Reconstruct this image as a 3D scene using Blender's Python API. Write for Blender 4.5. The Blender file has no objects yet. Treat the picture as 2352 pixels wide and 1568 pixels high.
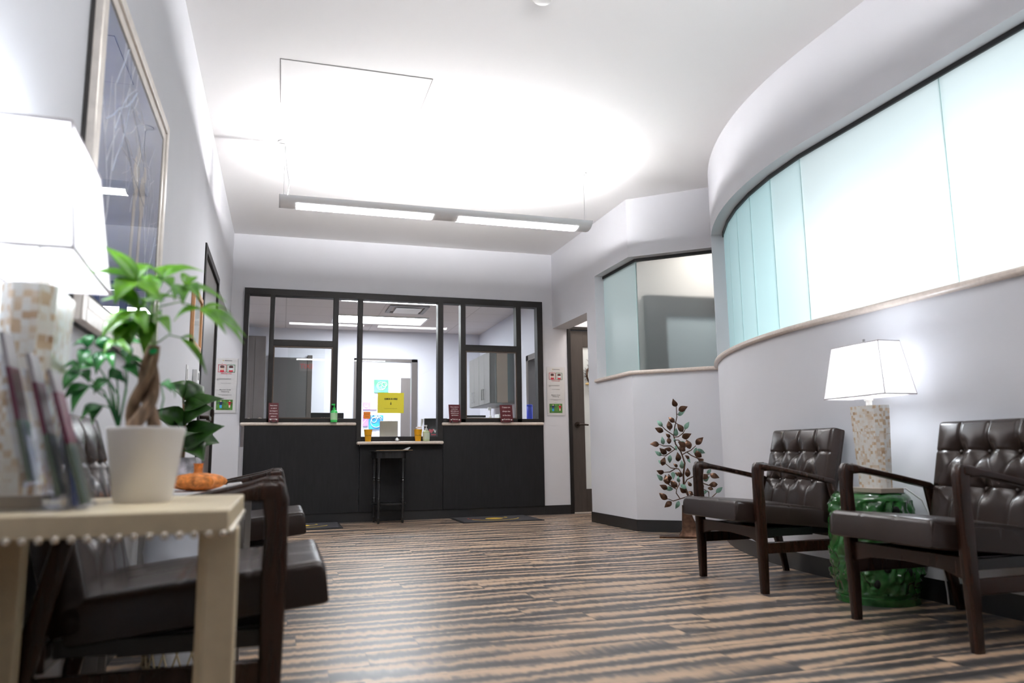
import bpy, math, random
from mathutils import Vector, Matrix
PI = math.pi
rad = math.radians
SC = bpy.context.scene
COL = SC.collection
random.seed(7)

# ------------------------------------------------------------------ materials
MATS = {}
def nt(name):
    m = bpy.data.materials.new(name); m.use_nodes = True
    t = m.node_tree; t.nodes.clear()
    out = t.nodes.new('ShaderNodeOutputMaterial')
    MATS[name] = m
    return m, t, out
def node(t, typ, **kw):
    n = t.nodes.new(typ)
    for k, v in kw.items(): setattr(n, k, v)
    return n
def pm(name, col, rough=0.5, metal=0.0, var=0.0, vscale=20.0, bump=0.0, bscale=200.0, coat=0.0, spec=0.5, stretch=(1, 1, 1), sheen=0.0, emit=None):
    m, t, out = nt(name)
    b = node(t, 'ShaderNodeBsdfPrincipled')
    b.inputs['Base Color'].default_value = (*col, 1); b.inputs['Roughness'].default_value = rough
    b.inputs['Metallic'].default_value = metal; b.inputs['Coat Weight'].default_value = coat
    b.inputs['Specular IOR Level'].default_value = spec
    b.inputs['Sheen Weight'].default_value = sheen
    tc = node(t, 'ShaderNodeTexCoord'); mp = node(t, 'ShaderNodeMapping'); mp.inputs['Scale'].default_value = stretch
    t.links.new(tc.outputs['Object'], mp.inputs['Vector'])
    if var > 0:
        n = node(t, 'ShaderNodeTexNoise'); n.inputs['Scale'].default_value = vscale; n.inputs['Detail'].default_value = 5
        t.links.new(mp.outputs['Vector'], n.inputs['Vector'])
        r = node(t, 'ShaderNodeValToRGB')
        r.color_ramp.elements[0].position = 0.3; r.color_ramp.elements[1].position = 0.7
        r.color_ramp.elements[0].color = (*[max(0, c * (1 - var)) for c in col], 1)
        r.color_ramp.elements[1].color = (*[min(1, c * (1 + var)) for c in col], 1)
        t.links.new(n.outputs['Fac'], r.inputs['Fac']); t.links.new(r.outputs['Color'], b.inputs['Base Color'])
    if bump > 0:
        n2 = node(t, 'ShaderNodeTexNoise'); n2.inputs['Scale'].default_value = bscale; n2.inputs['Detail'].default_value = 3
        t.links.new(mp.outputs['Vector'], n2.inputs['Vector'])
        bp = node(t, 'ShaderNodeBump'); bp.inputs['Strength'].default_value = bump; bp.inputs['Distance'].default_value = 0.002
        t.links.new(n2.outputs['Fac'], bp.inputs['Height']); t.links.new(bp.outputs['Normal'], b.inputs['Normal'])
    if emit:
        b.inputs['Emission Color'].default_value = (*emit[0], 1); b.inputs['Emission Strength'].default_value = emit[1]
    t.links.new(b.outputs[0], out.inputs[0])
    return m
def em(name, col, s):
    m, t, out = nt(name); e = node(t, 'ShaderNodeEmission')
    e.inputs[0].default_value = (*col, 1); e.inputs[1].default_value = s
    t.links.new(e.outputs[0], out.inputs[0]); return m

WALL = pm('wall_paint', (0.655, 0.66, 0.695), 0.75, var=0.015, vscale=3, bump=0.05, bscale=350)
CEIL = pm('ceiling_paint', (0.83, 0.825, 0.83), 0.85, bump=0.03, bscale=300)
OFFW = pm('office_wall_paint', (0.66, 0.67, 0.74), 0.8, var=0.01, vscale=3)
WARMW = pm('warm_wall_paint', (0.72, 0.66, 0.61), 0.8)
BASEB = pm('black_rubber_base', (0.011, 0.011, 0.012), 0.38)
DARKF = pm('dark_bronze_frame', (0.010, 0.0085, 0.0078), 0.5, spec=0.3, var=0.12, vscale=30)
TRACK = pm('brown_track', (0.055, 0.032, 0.018), 0.4)
DOORM = pm('dark_taupe_door', (0.055, 0.045, 0.039), 0.45, var=0.12, vscale=6, stretch=(6, 6, 1))
LDOOR = pm('grey_taupe_door', (0.13, 0.115, 0.11), 0.35, var=0.05, vscale=6)
PANEL = pm('charcoal_laminate', (0.0075, 0.0075, 0.0082), 0.6, spec=0.25, var=0.25, vscale=40, stretch=(1, 1, .15))
STONE = pm('cream_stone', (0.70, 0.61, 0.54), 0.3, var=0.08, vscale=60)
LEATH = pm('brown_leather', (0.022, 0.0140, 0.0112), 0.27, var=0.06, vscale=6, bump=0.03, bscale=500, spec=0.32)
WOOD = pm('dark_walnut', (0.021, 0.0088, 0.0052), 0.27, var=0.3, vscale=9, stretch=(7, 7, .8), spec=0.38)
BUTN = pm('leather_button', (0.05, 0.04, 0.037), 0.25)
CREAM = pm('cream_leather_wrap', (0.60, 0.50, 0.335), 0.4, var=0.05, vscale=40, bump=0.06, bscale=500)
NAIL = pm('pewter_nailheads', (0.70, 0.64, 0.54), 0.22, metal=0.8)
POTW = pm('white_glazed_pot', (0.82, 0.79, 0.77), 0.3, coat=0.3)
SOIL = pm('dark_soil', (0.03, 0.02, 0.014), 0.9, var=0.4, vscale=60)
BARK = pm('braided_bark', (0.20, 0.125, 0.075), 0.8, var=0.5, vscale=30, bump=0.5, bscale=60, stretch=(3, 3, .6))
BLACKW = pm('black_painted_wood', (0.006, 0.006, 0.006), 0.3)
WHITEP = pm('white_plastic', (0.78, 0.78, 0.78), 0.35)
PAPER = pm('white_paper', (0.76, 0.75, 0.75), 0.6)
MAROON = pm('maroon_acrylic', (0.085, 0.013, 0.017), 0.5, spec=0.2)
INKW = pm('white_lettering', (0.85, 0.82, 0.8), 0.6)
INKK = pm('black_lettering', (0.012, 0.012, 0.012), 0.6)
INKG = pm('grey_lettering', (0.16, 0.16, 0.17), 0.6)
INKR = pm('red_ink', (0.6, 0.02, 0.05), 0.6)
INKGR = pm('green_ink', (0.04, 0.22, 0.08), 0.6)
SKINP = pm('printed_skin', (0.75, 0.55, 0.45), 0.6)
HAIRP = pm('printed_hair', (0.09, 0.03, 0.03), 0.6)
YELLOW = pm('yellow_paper', (0.93, 0.82, 0.07), 0.55)
ORANGEP = pm('orange_paper', (0.95, 0.36, 0.05), 0.6)
CUPY = pm('yellow_pail', (0.88, 0.43, 0.01), 0.45)
CHROME = pm('polished_chrome', (0.72, 0.72, 0.73), 0.12, metal=1)
SATIN = pm('satin_nickel', (0.5, 0.5, 0.5), 0.3, metal=1)
BRONZE = pm('bronze_hardware', (0.035, 0.025, 0.02), 0.3, metal=0.7)
ALU = pm('grey_fixture_metal', (0.95, 0.96, 0.98), 0.6)
CORDW = pm('white_cord', (0.8, 0.8, 0.8), 0.5)
TAUPE = pm('taupe_laminate', (0.15, 0.14, 0.134), 0.45)
MATK = pm('charcoal_mat', (0.040, 0.038, 0.044), 0.95, var=0.2, vscale=120)
MATE = pm('black_rubber_edge', (0.012, 0.012, 0.012), 0.7)
GOLD = pm('gold_print', (0.62, 0.42, 0.05), 0.8)
REDP = pm('red_print', (0.4, 0.06, 0.04), 0.8)
CLIPB = pm('brown_hardboard', (0.40, 0.25, 0.12), 0.6)
SILF = pm('champagne_frame', (0.80, 0.74, 0.68), 0.3, metal=0.3, var=0.08, vscale=25)
DKF = pm('dark_frame_edge', (0.03, 0.028, 0.027), 0.5)
LTWOOD = pm('light_oak', (0.62, 0.33, 0.15), 0.4, var=0.15, vscale=15, stretch=(1, 1, .2))
ORR = pm('orange_raffia', (0.62, 0.20, 0.035), 0.7, var=0.45, vscale=60)
MON = pm('black_monitor', (0.008, 0.008, 0.009), 0.35)
MONS = pm('silver_monitor', (0.62, 0.57, 0.54), 0.35, var=0.03)
GREYM = pm('grey_office_plastic', (0.23, 0.23, 0.24), 0.5)
BLUEC = pm('blue_canister', (0.010, 0.035, 0.42), 0.4)
GELG = pm('green_gel', (0.06, 0.62, 0.13), 0.2)
GELC = pm('pale_green_gel', (0.50, 0.60, 0.36), 0.2)
PUMPG = pm('green_pump', (0.02, 0.55, 0.08), 0.35)
SHELL = pm('seashell', (0.80, 0.66, 0.55), 0.5, var=0.2, vscale=50)
GREYBAND = pm('grey_woven_band', (0.15, 0.14, 0.135), 0.6)
WIRE = pm('beige_wire', (0.36, 0.30, 0.19), 0.45)
BAG = pm('white_bag_liner', (0.74, 0.76, 0.82), 0.35)
WARMB = pm('warm_brown_panel', (0.33, 0.24, 0.19), 0.5)
SLATE = pm('slate_panel', (0.10, 0.11, 0.11), 0.5)
BROCM = pm('maroon_print', (0.10, 0.012, 0.035), 0.4)
BROCG = pm('sage_print', (0.085, 0.115, 0.085), 0.4)
NAVY = pm('navy_print', (0.02, 0.035, 0.11), 0.4)
GREENT = pm('green_tie', (0.01, 0.36, 0.10), 0.4)
REDS = em('exit_red', (1.0, 0.04, 0.03), 2.2)
PATT = pm('silver_patterned_pot', (0.46, 0.44, 0.48), 0.35, var=0.75, vscale=22)
PINK = pm('pink_canvas', (0.95, 0.30, 0.62), 0.6, var=0.55, vscale=5)
GREENC = pm('green_canvas', (0.10, 0.62, 0.25), 0.6, var=0.7, vscale=4)
PURP = pm('purple_canvas', (0.45, 0.22, 0.70), 0.6, var=0.6, vscale=4)
BLUEV = pm('blue_canvas', (0.03, 0.30, 0.80), 0.6, var=0.7, vscale=5)
PALEB = pm('pale_canvas', (0.70, 0.78, 0.86), 0.6, var=0.3, vscale=6)

def leafmat(name, c1, c2, rough=0.35):
    m, t, out = nt(name)
    b = node(t, 'ShaderNodeBsdfPrincipled'); b.inputs['Roughness'].default_value = rough
    tc = node(t, 'ShaderNodeTexCoord'); n = node(t, 'ShaderNodeTexNoise'); n.inputs['Scale'].default_value = 16
    t.links.new(tc.outputs['Object'], n.inputs['Vector'])
    r = node(t, 'ShaderNodeValToRGB'); r.color_ramp.elements[0].color = (*c1, 1); r.color_ramp.elements[1].color = (*c2, 1)
    r.color_ramp.elements[0].position = 0.35; r.color_ramp.elements[1].position = 0.65
    t.links.new(n.outputs['Fac'], r.inputs['Fac']); t.links.new(r.outputs['Color'], b.inputs['Base Color'])
    tl = node(t, 'ShaderNodeBsdfTranslucent'); t.links.new(r.outputs['Color'], tl.inputs['Color'])
    mx = node(t, 'ShaderNodeMixShader'); mx.inputs[0].default_value = 0.35
    t.links.new(b.outputs[0], mx.inputs[1]); t.links.new(tl.outputs[0], mx.inputs[2])
    t.links.new(mx.outputs[0], out.inputs[0]); return m
def paper_glow(name, col):
    m = leafmat(name, col, col, .6); return m
YELLOW = paper_glow('yellow_translucent_paper', (0.95, 0.88, 0.10)); ORANGEP = paper_glow('orange_translucent_paper', (0.97, 0.40, 0.05))
LEAFA = leafmat('money_tree_leaf', (0.06, 0.22, 0.012), (0.20, 0.50, 0.02))
LEAFB = leafmat('glossy_green_leaf', (0.02, 0.17, 0.045), (0.10, 0.40, 0.10), 0.25)
LEAFF = leafmat('fiddle_leaf', (0.015, 0.055, 0.010), (0.045, 0.13, 0.018), 0.35)
STEMG = pm('green_stem', (0.25, 0.36, 0.14), 0.5)
MBR = pm('bronze_leaf_metal', (0.085, 0.045, 0.028), 0.33, metal=0.85, var=0.4, vscale=30)
MGR = pm('verdigris_leaf_metal', (0.16, 0.30, 0.23), 0.5, metal=0.2, var=0.25, vscale=30)

def floor_material():
    m, t, out = nt('striped_vinyl_planks')
    L = t.links.new
    tc = node(t, 'ShaderNodeTexCoord'); sp = node(t, 'ShaderNodeSeparateXYZ'); L(tc.outputs['Object'], sp.inputs[0])
    def M(op, a, b=None, c=None):
        n = node(t, 'ShaderNodeMath', operation=op)
        for i, v in enumerate((a, b, c)):
            if v is None: continue
            if isinstance(v, (int, float)): n.inputs[i].default_value = v
            else: L(v, n.inputs[i])
        return n.outputs[0]
    X, Y = sp.outputs[0], sp.outputs[1]
    PW, PL = 0.178, 1.22
    row = M('FLOOR', M('DIVIDE', Y, PW))
    wn = node(t, 'ShaderNodeTexWhiteNoise', noise_dimensions='1D'); L(row, wn.inputs['W'])
    xs = M('ADD', X, M('MULTIPLY', wn.outputs['Value'], 7.3))
    cell = M('FLOOR', M('DIVIDE', xs, PL))
    cv = node(t, 'ShaderNodeCombineXYZ'); L(row, cv.inputs[0]); L(cell, cv.inputs[1])
    wn2 = node(t, 'ShaderNodeTexWhiteNoise', noise_dimensions='2D'); L(cv.outputs[0], wn2.inputs['Vector'])
    ph = wn2.outputs['Value']
    def noise(sx, sy, zoff, detail=3, rough=.5):
        c = node(t, 'ShaderNodeCombineXYZ')
        L(M('MULTIPLY', X, sx), c.inputs[0]); L(M('MULTIPLY', Y, sy), c.inputs[1]); L(M('MULTIPLY', ph, zoff), c.inputs[2])
        n = node(t, 'ShaderNodeTexNoise'); n.inputs['Scale'].default_value = 1; n.inputs['Detail'].default_value = detail
        n.inputs['Roughness'].default_value = rough
        L(c.outputs[0], n.inputs['Vector']); return n.outputs['Fac']
    warp = noise(0.85, 3.0, 23, 2)
    tick = noise(42, 5, 51, 2)
    # streaky bands running along each plank
    ph2 = M('FRACT', M('MULTIPLY', ph, 7.31))
    fr0 = M('SUBTRACT', M('FRACT', M('DIVIDE', Y, PW)), 0.5)
    yy = M('ADD', M('MULTIPLY', fr0, M('ADD', 1.10, M('MULTIPLY', ph2, 0.55))), M('MULTIPLY', M('SUBTRACT', warp, 0.5), 2.1))
    yy = M('ADD', yy, M('MULTIPLY', M('SUBTRACT', tick, 0.5), 0.42))
    yy = M('ADD', yy, M('MULTIPLY', M('SUBTRACT', M('FRACT', M('DIVIDE', xs, PL)), 0.5), M('MULTIPLY', M('SUBTRACT', ph, 0.5), 0.9)))
    yy = M('ADD', yy, M('MULTIPLY', ph2, 0.6))
    w = M('ADD', M('MULTIPLY', M('SINE', M('MULTIPLY', yy, 2 * PI)), 0.5), 0.5)
    patch = noise(1.7, 9, 77, 4, .6)
    v = M('ADD', M('MULTIPLY', w, 0.56), M('MULTIPLY', patch, 0.86))
    v = M('ADD', v, M('MULTIPLY', M('SUBTRACT', noise(6, 160, 12, 2), 0.5), 0.16))
    v = M('SUBTRACT', v, 0.15)
    r = node(t, 'ShaderNodeValToRGB'); L(v, r.inputs['Fac'])
    e = r.color_ramp.elements
    e[0].position = 0.20; e[0].color = (0.042, 0.039, 0.040, 1)
    e[1].position = 0.92; e[1].color = (0.62, 0.43, 0.285, 1)
    for pos, c in ((0.42, (0.105, 0.092, 0.086)), (0.58, (0.24, 0.178, 0.135)), (0.74, (0.48, 0.335, 0.225))):
        k = e.new(pos); k.color = (*c, 1)
    # joints
    fx = M('FRACT', M('DIVIDE', xs, PL)); jx = M('LESS_THAN', fx, 0.0035)
    fy = M('FRACT', M('DIVIDE', Y, PW)); jy = M('LESS_THAN', fy, 0.012)
    j = M('MAXIMUM', jx, jy)
    mx = node(t, 'ShaderNodeMix', data_type='RGBA'); L(M('MULTIPLY', j, 0.55), mx.inputs[0]); L(r.outputs['Color'], mx.inputs[6])
    mx.inputs[7].default_value = (0.06, 0.045, 0.035, 1)
    b = node(t, 'ShaderNodeBsdfPrincipled'); L(mx.outputs[2], b.inputs['Base Color'])
    rg = M('ADD', 0.27, M('MULTIPLY', patch, 0.16)); L(rg, b.inputs['Roughness'])
    bp = node(t, 'ShaderNodeBump'); bp.inputs['Strength'].default_value = 0.12; bp.inputs['Distance'].default_value = 0.002
    L(M('SUBTRACT', tick, j), bp.inputs['Height']); L(bp.outputs[0], b.inputs['Normal'])
    L(b.outputs[0], out.inputs[0]); return m
FLOORM = floor_material()

def tile_ceiling():
    m, t, out = nt('ceiling_tiles'); L = t.links.new
    tc = node(t, 'ShaderNodeTexCoord')
    br = node(t, 'ShaderNodeTexBrick'); br.offset = 0; br.inputs['Scale'].default_value = 1
    br.inputs['Brick Width'].default_value = 1.22; br.inputs['Row Height'].default_value = 0.61; br.inputs['Mortar Size'].default_value = 0.008
    br.inputs['Color1'].default_value = (0.62, 0.59, 0.60, 1); br.inputs['Color2'].default_value = (0.63, 0.60, 0.61, 1); br.inputs['Mortar'].default_value = (0.48, 0.46, 0.47, 1)
    L(tc.outputs['Object'], br.inputs['Vector'])
    b = node(t, 'ShaderNodeBsdfPrincipled'); b.inputs['Roughness'].default_value = .9
    L(br.outputs['Color'], b.inputs['Base Color']); L(b.outputs[0], out.inputs[0]); return m
TILEC = tile_ceiling()

def clear_glass(name, tint=(0.97, 0.985, 0.98), ior=1.5, rough=0.0, boost=0.0):
    m, t, out = nt(name); L = t.links.new
    tr = node(t, 'ShaderNodeBsdfTransparent'); tr.inputs[0].default_value = (*tint, 1)
    gl = node(t, 'ShaderNodeBsdfGlossy'); gl.inputs['Roughness'].default_value = rough
    fr = node(t, 'ShaderNodeFresnel'); fr.inputs[0].default_value = ior
    ad = node(t, 'ShaderNodeMath', operation='ADD'); ad.inputs[1].default_value = boost; L(fr.outputs[0], ad.inputs[0])
    ge = node(t, 'ShaderNodeNewGeometry'); sb = node(t, 'ShaderNodeMath', operation='SUBTRACT'); sb.inputs[0].default_value = 1; L(ge.outputs['Backfacing'], sb.inputs[1])
    mu = node(t, 'ShaderNodeMath', operation='MULTIPLY'); L(ad.outputs[0], mu.inputs[0]); L(sb.outputs[0], mu.inputs[1])
    mx = node(t, 'ShaderNodeMixShader'); L(mu.outputs[0], mx.inputs[0]); L(tr.outputs[0], mx.inputs[1]); L(gl.outputs[0], mx.inputs[2])
    L(mx.outputs[0], out.inputs[0]); return m
GLASS = clear_glass('clear_pane')
ACRYL = clear_glass('clear_acrylic', (0.90, 0.92, 0.97), 1.45, 0.05)
SLEEVE = clear_glass('plastic_sleeve', (0.98, 0.98, 0.98), 1.45, 0.12)
BACKT = clear_glass('glass_back', (0.97, 1, 0.995), 1.0)
GEDGE = pm('glass_edge', (0.70, 0.92, 0.90), 0.2)
def frosted(name, tint, refr):
    m, t, out = nt(name); L = t.links.new
    tl = node(t, 'ShaderNodeBsdfTranslucent'); tl.inputs[0].default_value = (*tint, 1)
    df = node(t, 'ShaderNodeBsdfDiffuse'); df.inputs[0].default_value = (tint[0] * .8, tint[1] * .8, tint[2] * .8, 1)
    rf = node(t, 'ShaderNodeBsdfRefraction'); rf.inputs['Roughness'].default_value = 0.30; rf.inputs['IOR'].default_value = 1.15
    rf.inputs['Color'].default_value = (0.93, 0.97, 0.965, 1)
    gl = node(t, 'ShaderNodeBsdfGlossy'); gl.inputs['Roughness'].default_value = 0.35
    m0 = node(t, 'ShaderNodeMixShader'); m0.inputs[0].default_value = 0.22; L(tl.outputs[0], m0.inputs[1]); L(df.outputs[0], m0.inputs[2])
    m1 = node(t, 'ShaderNodeMixShader'); m1.inputs[0].default_value = refr; L(m0.outputs[0], m1.inputs[1]); L(rf.outputs[0], m1.inputs[2])
    m2 = node(t, 'ShaderNodeMixShader'); m2.inputs[0].default_value = 0.06; L(m1.outputs[0], m2.inputs[1]); L(gl.outputs[0], m2.inputs[2])
    L(m2.outputs[0], out.inputs[0]); return m
FROST = frosted('frosted_glass', (0.80, 0.915, 0.935), 0.0)
FROST4 = frosted('frosted_glass_grazing_mid', (0.73, 0.92, 0.945), 0.0)  # same glass, part of the grazing-view teal painted in for a softer step
FROST3 = frosted('frosted_glass_grazing_tint', (0.66, 0.93, 0.96), 0.0)  # same glass seen at a grazing angle, its teal cast painted into the tint
FROST1 = frosted('frosted_glass_painted_dim', (0.68, 0.84, 0.86), 0.0)  # same glass again, weaker backlight painted in as a darker tint
FROST2 = frosted('frosted_glass_soft', (0.76, 0.92, 0.94), 0.85)

def shade_mat():
    m, t, out = nt('white_linen_shade'); L = t.links.new
    tl = node(t, 'ShaderNodeBsdfTranslucent'); tl.inputs[0].default_value = (0.92, 0.91, 0.92, 1)
    df = node(t, 'ShaderNodeBsdfDiffuse'); df.inputs[0].default_value = (0.85, 0.84, 0.85, 1)
    mx = node(t, 'ShaderNodeMixShader'); mx.inputs[0].default_value = 0.45
    L(tl.outputs[0], mx.inputs[1]); L(df.outputs[0], mx.inputs[2]); L(mx.outputs[0], out.inputs[0]); return m
SHADE = shade_mat()
SHTRIM = pm('shade_trim', (0.62, 0.58, 0.60), 0.8)

def capiz():
    m, t, out = nt('shell_mosaic'); L = t.links.new
    tc = node(t, 'ShaderNodeTexCoord')
    vo = node(t, 'ShaderNodeTexVoronoi', distance='CHEBYCHEV', feature='F1'); vo.inputs['Scale'].default_value = 76; vo.inputs['Randomness'].default_value = 0.35
    L(tc.outputs['Object'], vo.inputs['Vector'])
    sp = node(t, 'ShaderNodeSeparateColor'); L(vo.outputs['Color'], sp.inputs[0])
    n = node(t, 'ShaderNodeTexNoise'); n.inputs['Scale'].default_value = 11; L(tc.outputs['Object'], n.inputs['Vector'])
    md = node(t, 'ShaderNodeMath', operation='ADD'); L(sp.outputs[0], md.inputs[0]); L(n.outputs['Fac'], md.inputs[1])
    r = node(t, 'ShaderNodeValToRGB'); e = r.color_ramp.elements; L(md.outputs[0], r.inputs['Fac'])
    hf = node(t, 'ShaderNodeMath', operation='MULTIPLY'); hf.inputs[1].default_value = 0.5; L(md.outputs[0], hf.inputs[0]); L(hf.outputs[0], r.inputs['Fac'])
    e[0].position = 0.30; e[0].color = (0.80, 0.80, 0.77, 1); e[1].position = 0.86; e[1].color = (0.34, 0.20, 0.11, 1)
    k = e.new(0.56); k.color = (0.76, 0.72, 0.66, 1); k = e.new(0.68); k.color = (0.62, 0.48, 0.33, 1)
    b = node(t, 'ShaderNodeBsdfPrincipled'); b.inputs['Roughness'].default_value = 0.22; L(r.outputs['Color'], b.inputs['Base Color'])
    L(b.outputs[0], out.inputs[0]); return m
CAPIZ = capiz()
PLINTH = pm('taupe_plinth', (0.33, 0.28, 0.23), 0.35)

def stool_mat():
    m, t, out = nt('green_ceramic_glaze'); L = t.links.new
    tc = node(t, 'ShaderNodeTexCoord'); n = node(t, 'ShaderNodeTexNoise'); n.inputs['Scale'].default_value = 26; L(tc.outputs['Object'], n.inputs['Vector'])
    r = node(t, 'ShaderNodeValToRGB'); L(n.outputs['Fac'], r.inputs['Fac'])
    r.color_ramp.elements[0].position = .36; r.color_ramp.elements[0].color = (0.012, 0.075, 0.014, 1)
    r.color_ramp.elements[1].position = .68; r.color_ramp.elements[1].color = (0.026, 0.125, 0.028, 1)
    b = node(t, 'ShaderNodeBsdfPrincipled'); b.inputs['Roughness'].default_value = 0.12; b.inputs['Coat Weight'].default_value = .4
    L(r.outputs['Color'], b.inputs['Base Color']); L(b.outputs[0], out.inputs[0]); return m
STOOLM = stool_mat()
HOLE_SHADE = pm('painted_hole_shade', (0.002, 0.004, 0.002), 0.9)  # near-black colour stands for the shade inside the piercings

def art_mat():
    m, t, out = nt('blue_painted_print'); L = t.links.new
    tc = node(t, 'ShaderNodeTexCoord'); sp = node(t, 'ShaderNodeSeparateXYZ'); L(tc.outputs['Object'], sp.inputs[0])
    r = node(t, 'ShaderNodeValToRGB'); L(sp.outputs[2], r.inputs['Fac'])
    r.color_ramp.elements[0].position = 0.10; r.color_ramp.elements[0].color = (0.035, 0.10, 0.33, 1)
    r.color_ramp.elements[1].position = 0.95; r.color_ramp.elements[1].color = (0.10, 0.19, 0.45, 1)
    b = node(t, 'ShaderNodeBsdfPrincipled'); b.inputs['Roughness'].default_value = 0.6
    n = node(t, 'ShaderNodeTexNoise'); n.inputs['Scale'].default_value = 6; L(tc.outputs['Object'], n.inputs['Vector'])
    mx = node(t, 'ShaderNodeMix', data_type='RGBA', blend_type='MULTIPLY'); mx.inputs[0].default_value = .35
    L(r.outputs['Color'], mx.inputs[6]); L(n.outputs['Color'], mx.inputs[7]); L(mx.outputs[2], b.inputs['Base Color'])
    L(b.outputs[0], out.inputs[0]); return m
ARTM = art_mat()
PAINTW = pm('pale_blue_brushwork', (0.68, 0.75, 0.88), 0.6)
PAINTB = pm('tan_brushwork', (0.42, 0.37, 0.33), 0.6, var=.3, vscale=20)

UPL = em('uplight_lamp', (1.0, 0.985, 0.99), 305.0)
LENS = em('lens_lamp', (0.985, 0.985, 1.0), 27.0)
TROF = em('troffer_lamp', (0.93, 0.95, 1.0), 21.0)
EXLAMP = em('white_globe_lamp', (1.0, 0.98, 0.95), 30.0)

# ------------------------------------------------------------------ mesh tools
class MB:
    def __init__(s): s.v = []; s.f = []; s.m = []; s.mi = 0
    def add(s, vs, fs, M=None):
        o = len(s.v)
        s.v += [tuple(M @ Vector(p)) if M is not None else tuple(p) for p in vs]
        for f in fs: s.f.append([o + i for i in f]); s.m.append(s.mi)
        return s
    def box(s, x0, x1, y0, y1, z0, z1, M=None):
        v = [(x, y, z) for z in (z0, z1) for y in (y0, y1) for x in (x0, x1)]
        return s.add(v, [(0, 2, 3, 1), (4, 5, 7, 6), (0, 1, 5, 4), (1, 3, 7, 5), (3, 2, 6, 7), (2, 0, 4, 6)], M)
    def prism(s, poly, a0, a1, axis='z', M=None):
        n = len(poly)
        def P(p, a):
            return (p[0], p[1], a) if axis == 'z' else (p[0], a, p[1]) if axis == 'y' else (a, p[0], p[1])
        v = [P(p, a0) for p in poly] + [P(p, a1) for p in poly]
        f = [[i, (i + 1) % n, n + (i + 1) % n, n + i] for i in range(n)] + [list(range(n))[::-1], list(range(n, 2 * n))]
        return s.add(v, f, M)
    def rings(s, rs, close=False, cap=True, M=None):
        n = len(rs[0]); v = [p for r in rs for p in r]; f = []
        k = len(rs)
        for i in range(k if close else k - 1):
            j = (i + 1) % k
            for a in range(n):
                b = (a + 1) % n
                f.append([i * n + a, i * n + b, j * n + b, j * n + a])
        if cap and not close: f += [list(range(n))[::-1], [(k - 1) * n + a for a in range(n)]]
        return s.add(v, f, M)
    def lathe(s, prof, c=(0, 0, 0), n=32, sx=1, sy=1, M=None):
        rs = [[(c[0] + r * math.cos(2 * PI * a / n) * sx, c[1] + r * math.sin(2 * PI * a / n) * sy, c[2] + z) for a in range(n)] for r, z in prof]
        return s.rings(rs, M=M)
    def tube(s, pts, r, n=8, M=None, flat=1.0):
        pts = [Vector(p) for p in pts]; rs = []
        rr = r if isinstance(r, (list, tuple)) else [r] * len(pts)
        up = None
        for i, p in enumerate(pts):
            d = (pts[min(i + 1, len(pts) - 1)] - pts[max(i - 1, 0)])
            d = d.normalized() if d.length > 1e-9 else Vector((0, 0, 1))
            if up is None: up = Vector((0, 0, 1)) if abs(d.z) < .9 else Vector((1, 0, 0))
            x = d.cross(up)
            if x.length < 1e-6: x = d.orthogonal()
            x.normalize(); y = x.cross(d).normalized(); up = y
            rs.append([tuple(p + x * (rr[i] * math.cos(2 * PI * a / n)) + y * (rr[i] * flat * math.sin(2 * PI * a / n))) for a in range(n)])
        return s.rings(rs, M=M)
    def cyl(s, a, b, r, n=16, r2=None, M=None): return s.tube([a, b], [r, r if r2 is None else r2], n, M)
    def ball(s, c, r, n=16, m=10, M=None):
        rx, ry, rz = r if isinstance(r, (tuple, list)) else (r, r, r)
        rs = []
        for i in range(1, m):
            t = PI * i / m
            rs.append([(c[0] + rx * math.sin(t) * math.cos(2 * PI * a / n), c[1] + ry * math.sin(t) * math.sin(2 * PI * a / n), c[2] - rz * math.cos(t)) for a in range(n)])
        return s.rings(rs, M=M)
    def loft(s, secs, M=None, n=3):
        # rounded-rectangle sections: (centre, axis_u, axis_v, half_u, half_v)
        rs = []
        for c, u, v, hu, hv in secs:
            c, u, v = Vector(c), Vector(u), Vector(v); ring = []
            for q in range(4):
                for k in range(n + 1):
                    a = PI / 2 * (q + k / n)
                    sx = (1, -1, -1, 1)[q]; sy = (1, 1, -1, -1)[q]
                    rr = min(hu, hv) * .55
                    ring.append(tuple(c + u * (sx * (hu - rr) + rr * math.cos(a)) + v * (sy * (hv - rr) + rr * math.sin(a))))
            rs.append(ring)
        return s.rings(rs, M=M)

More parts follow.
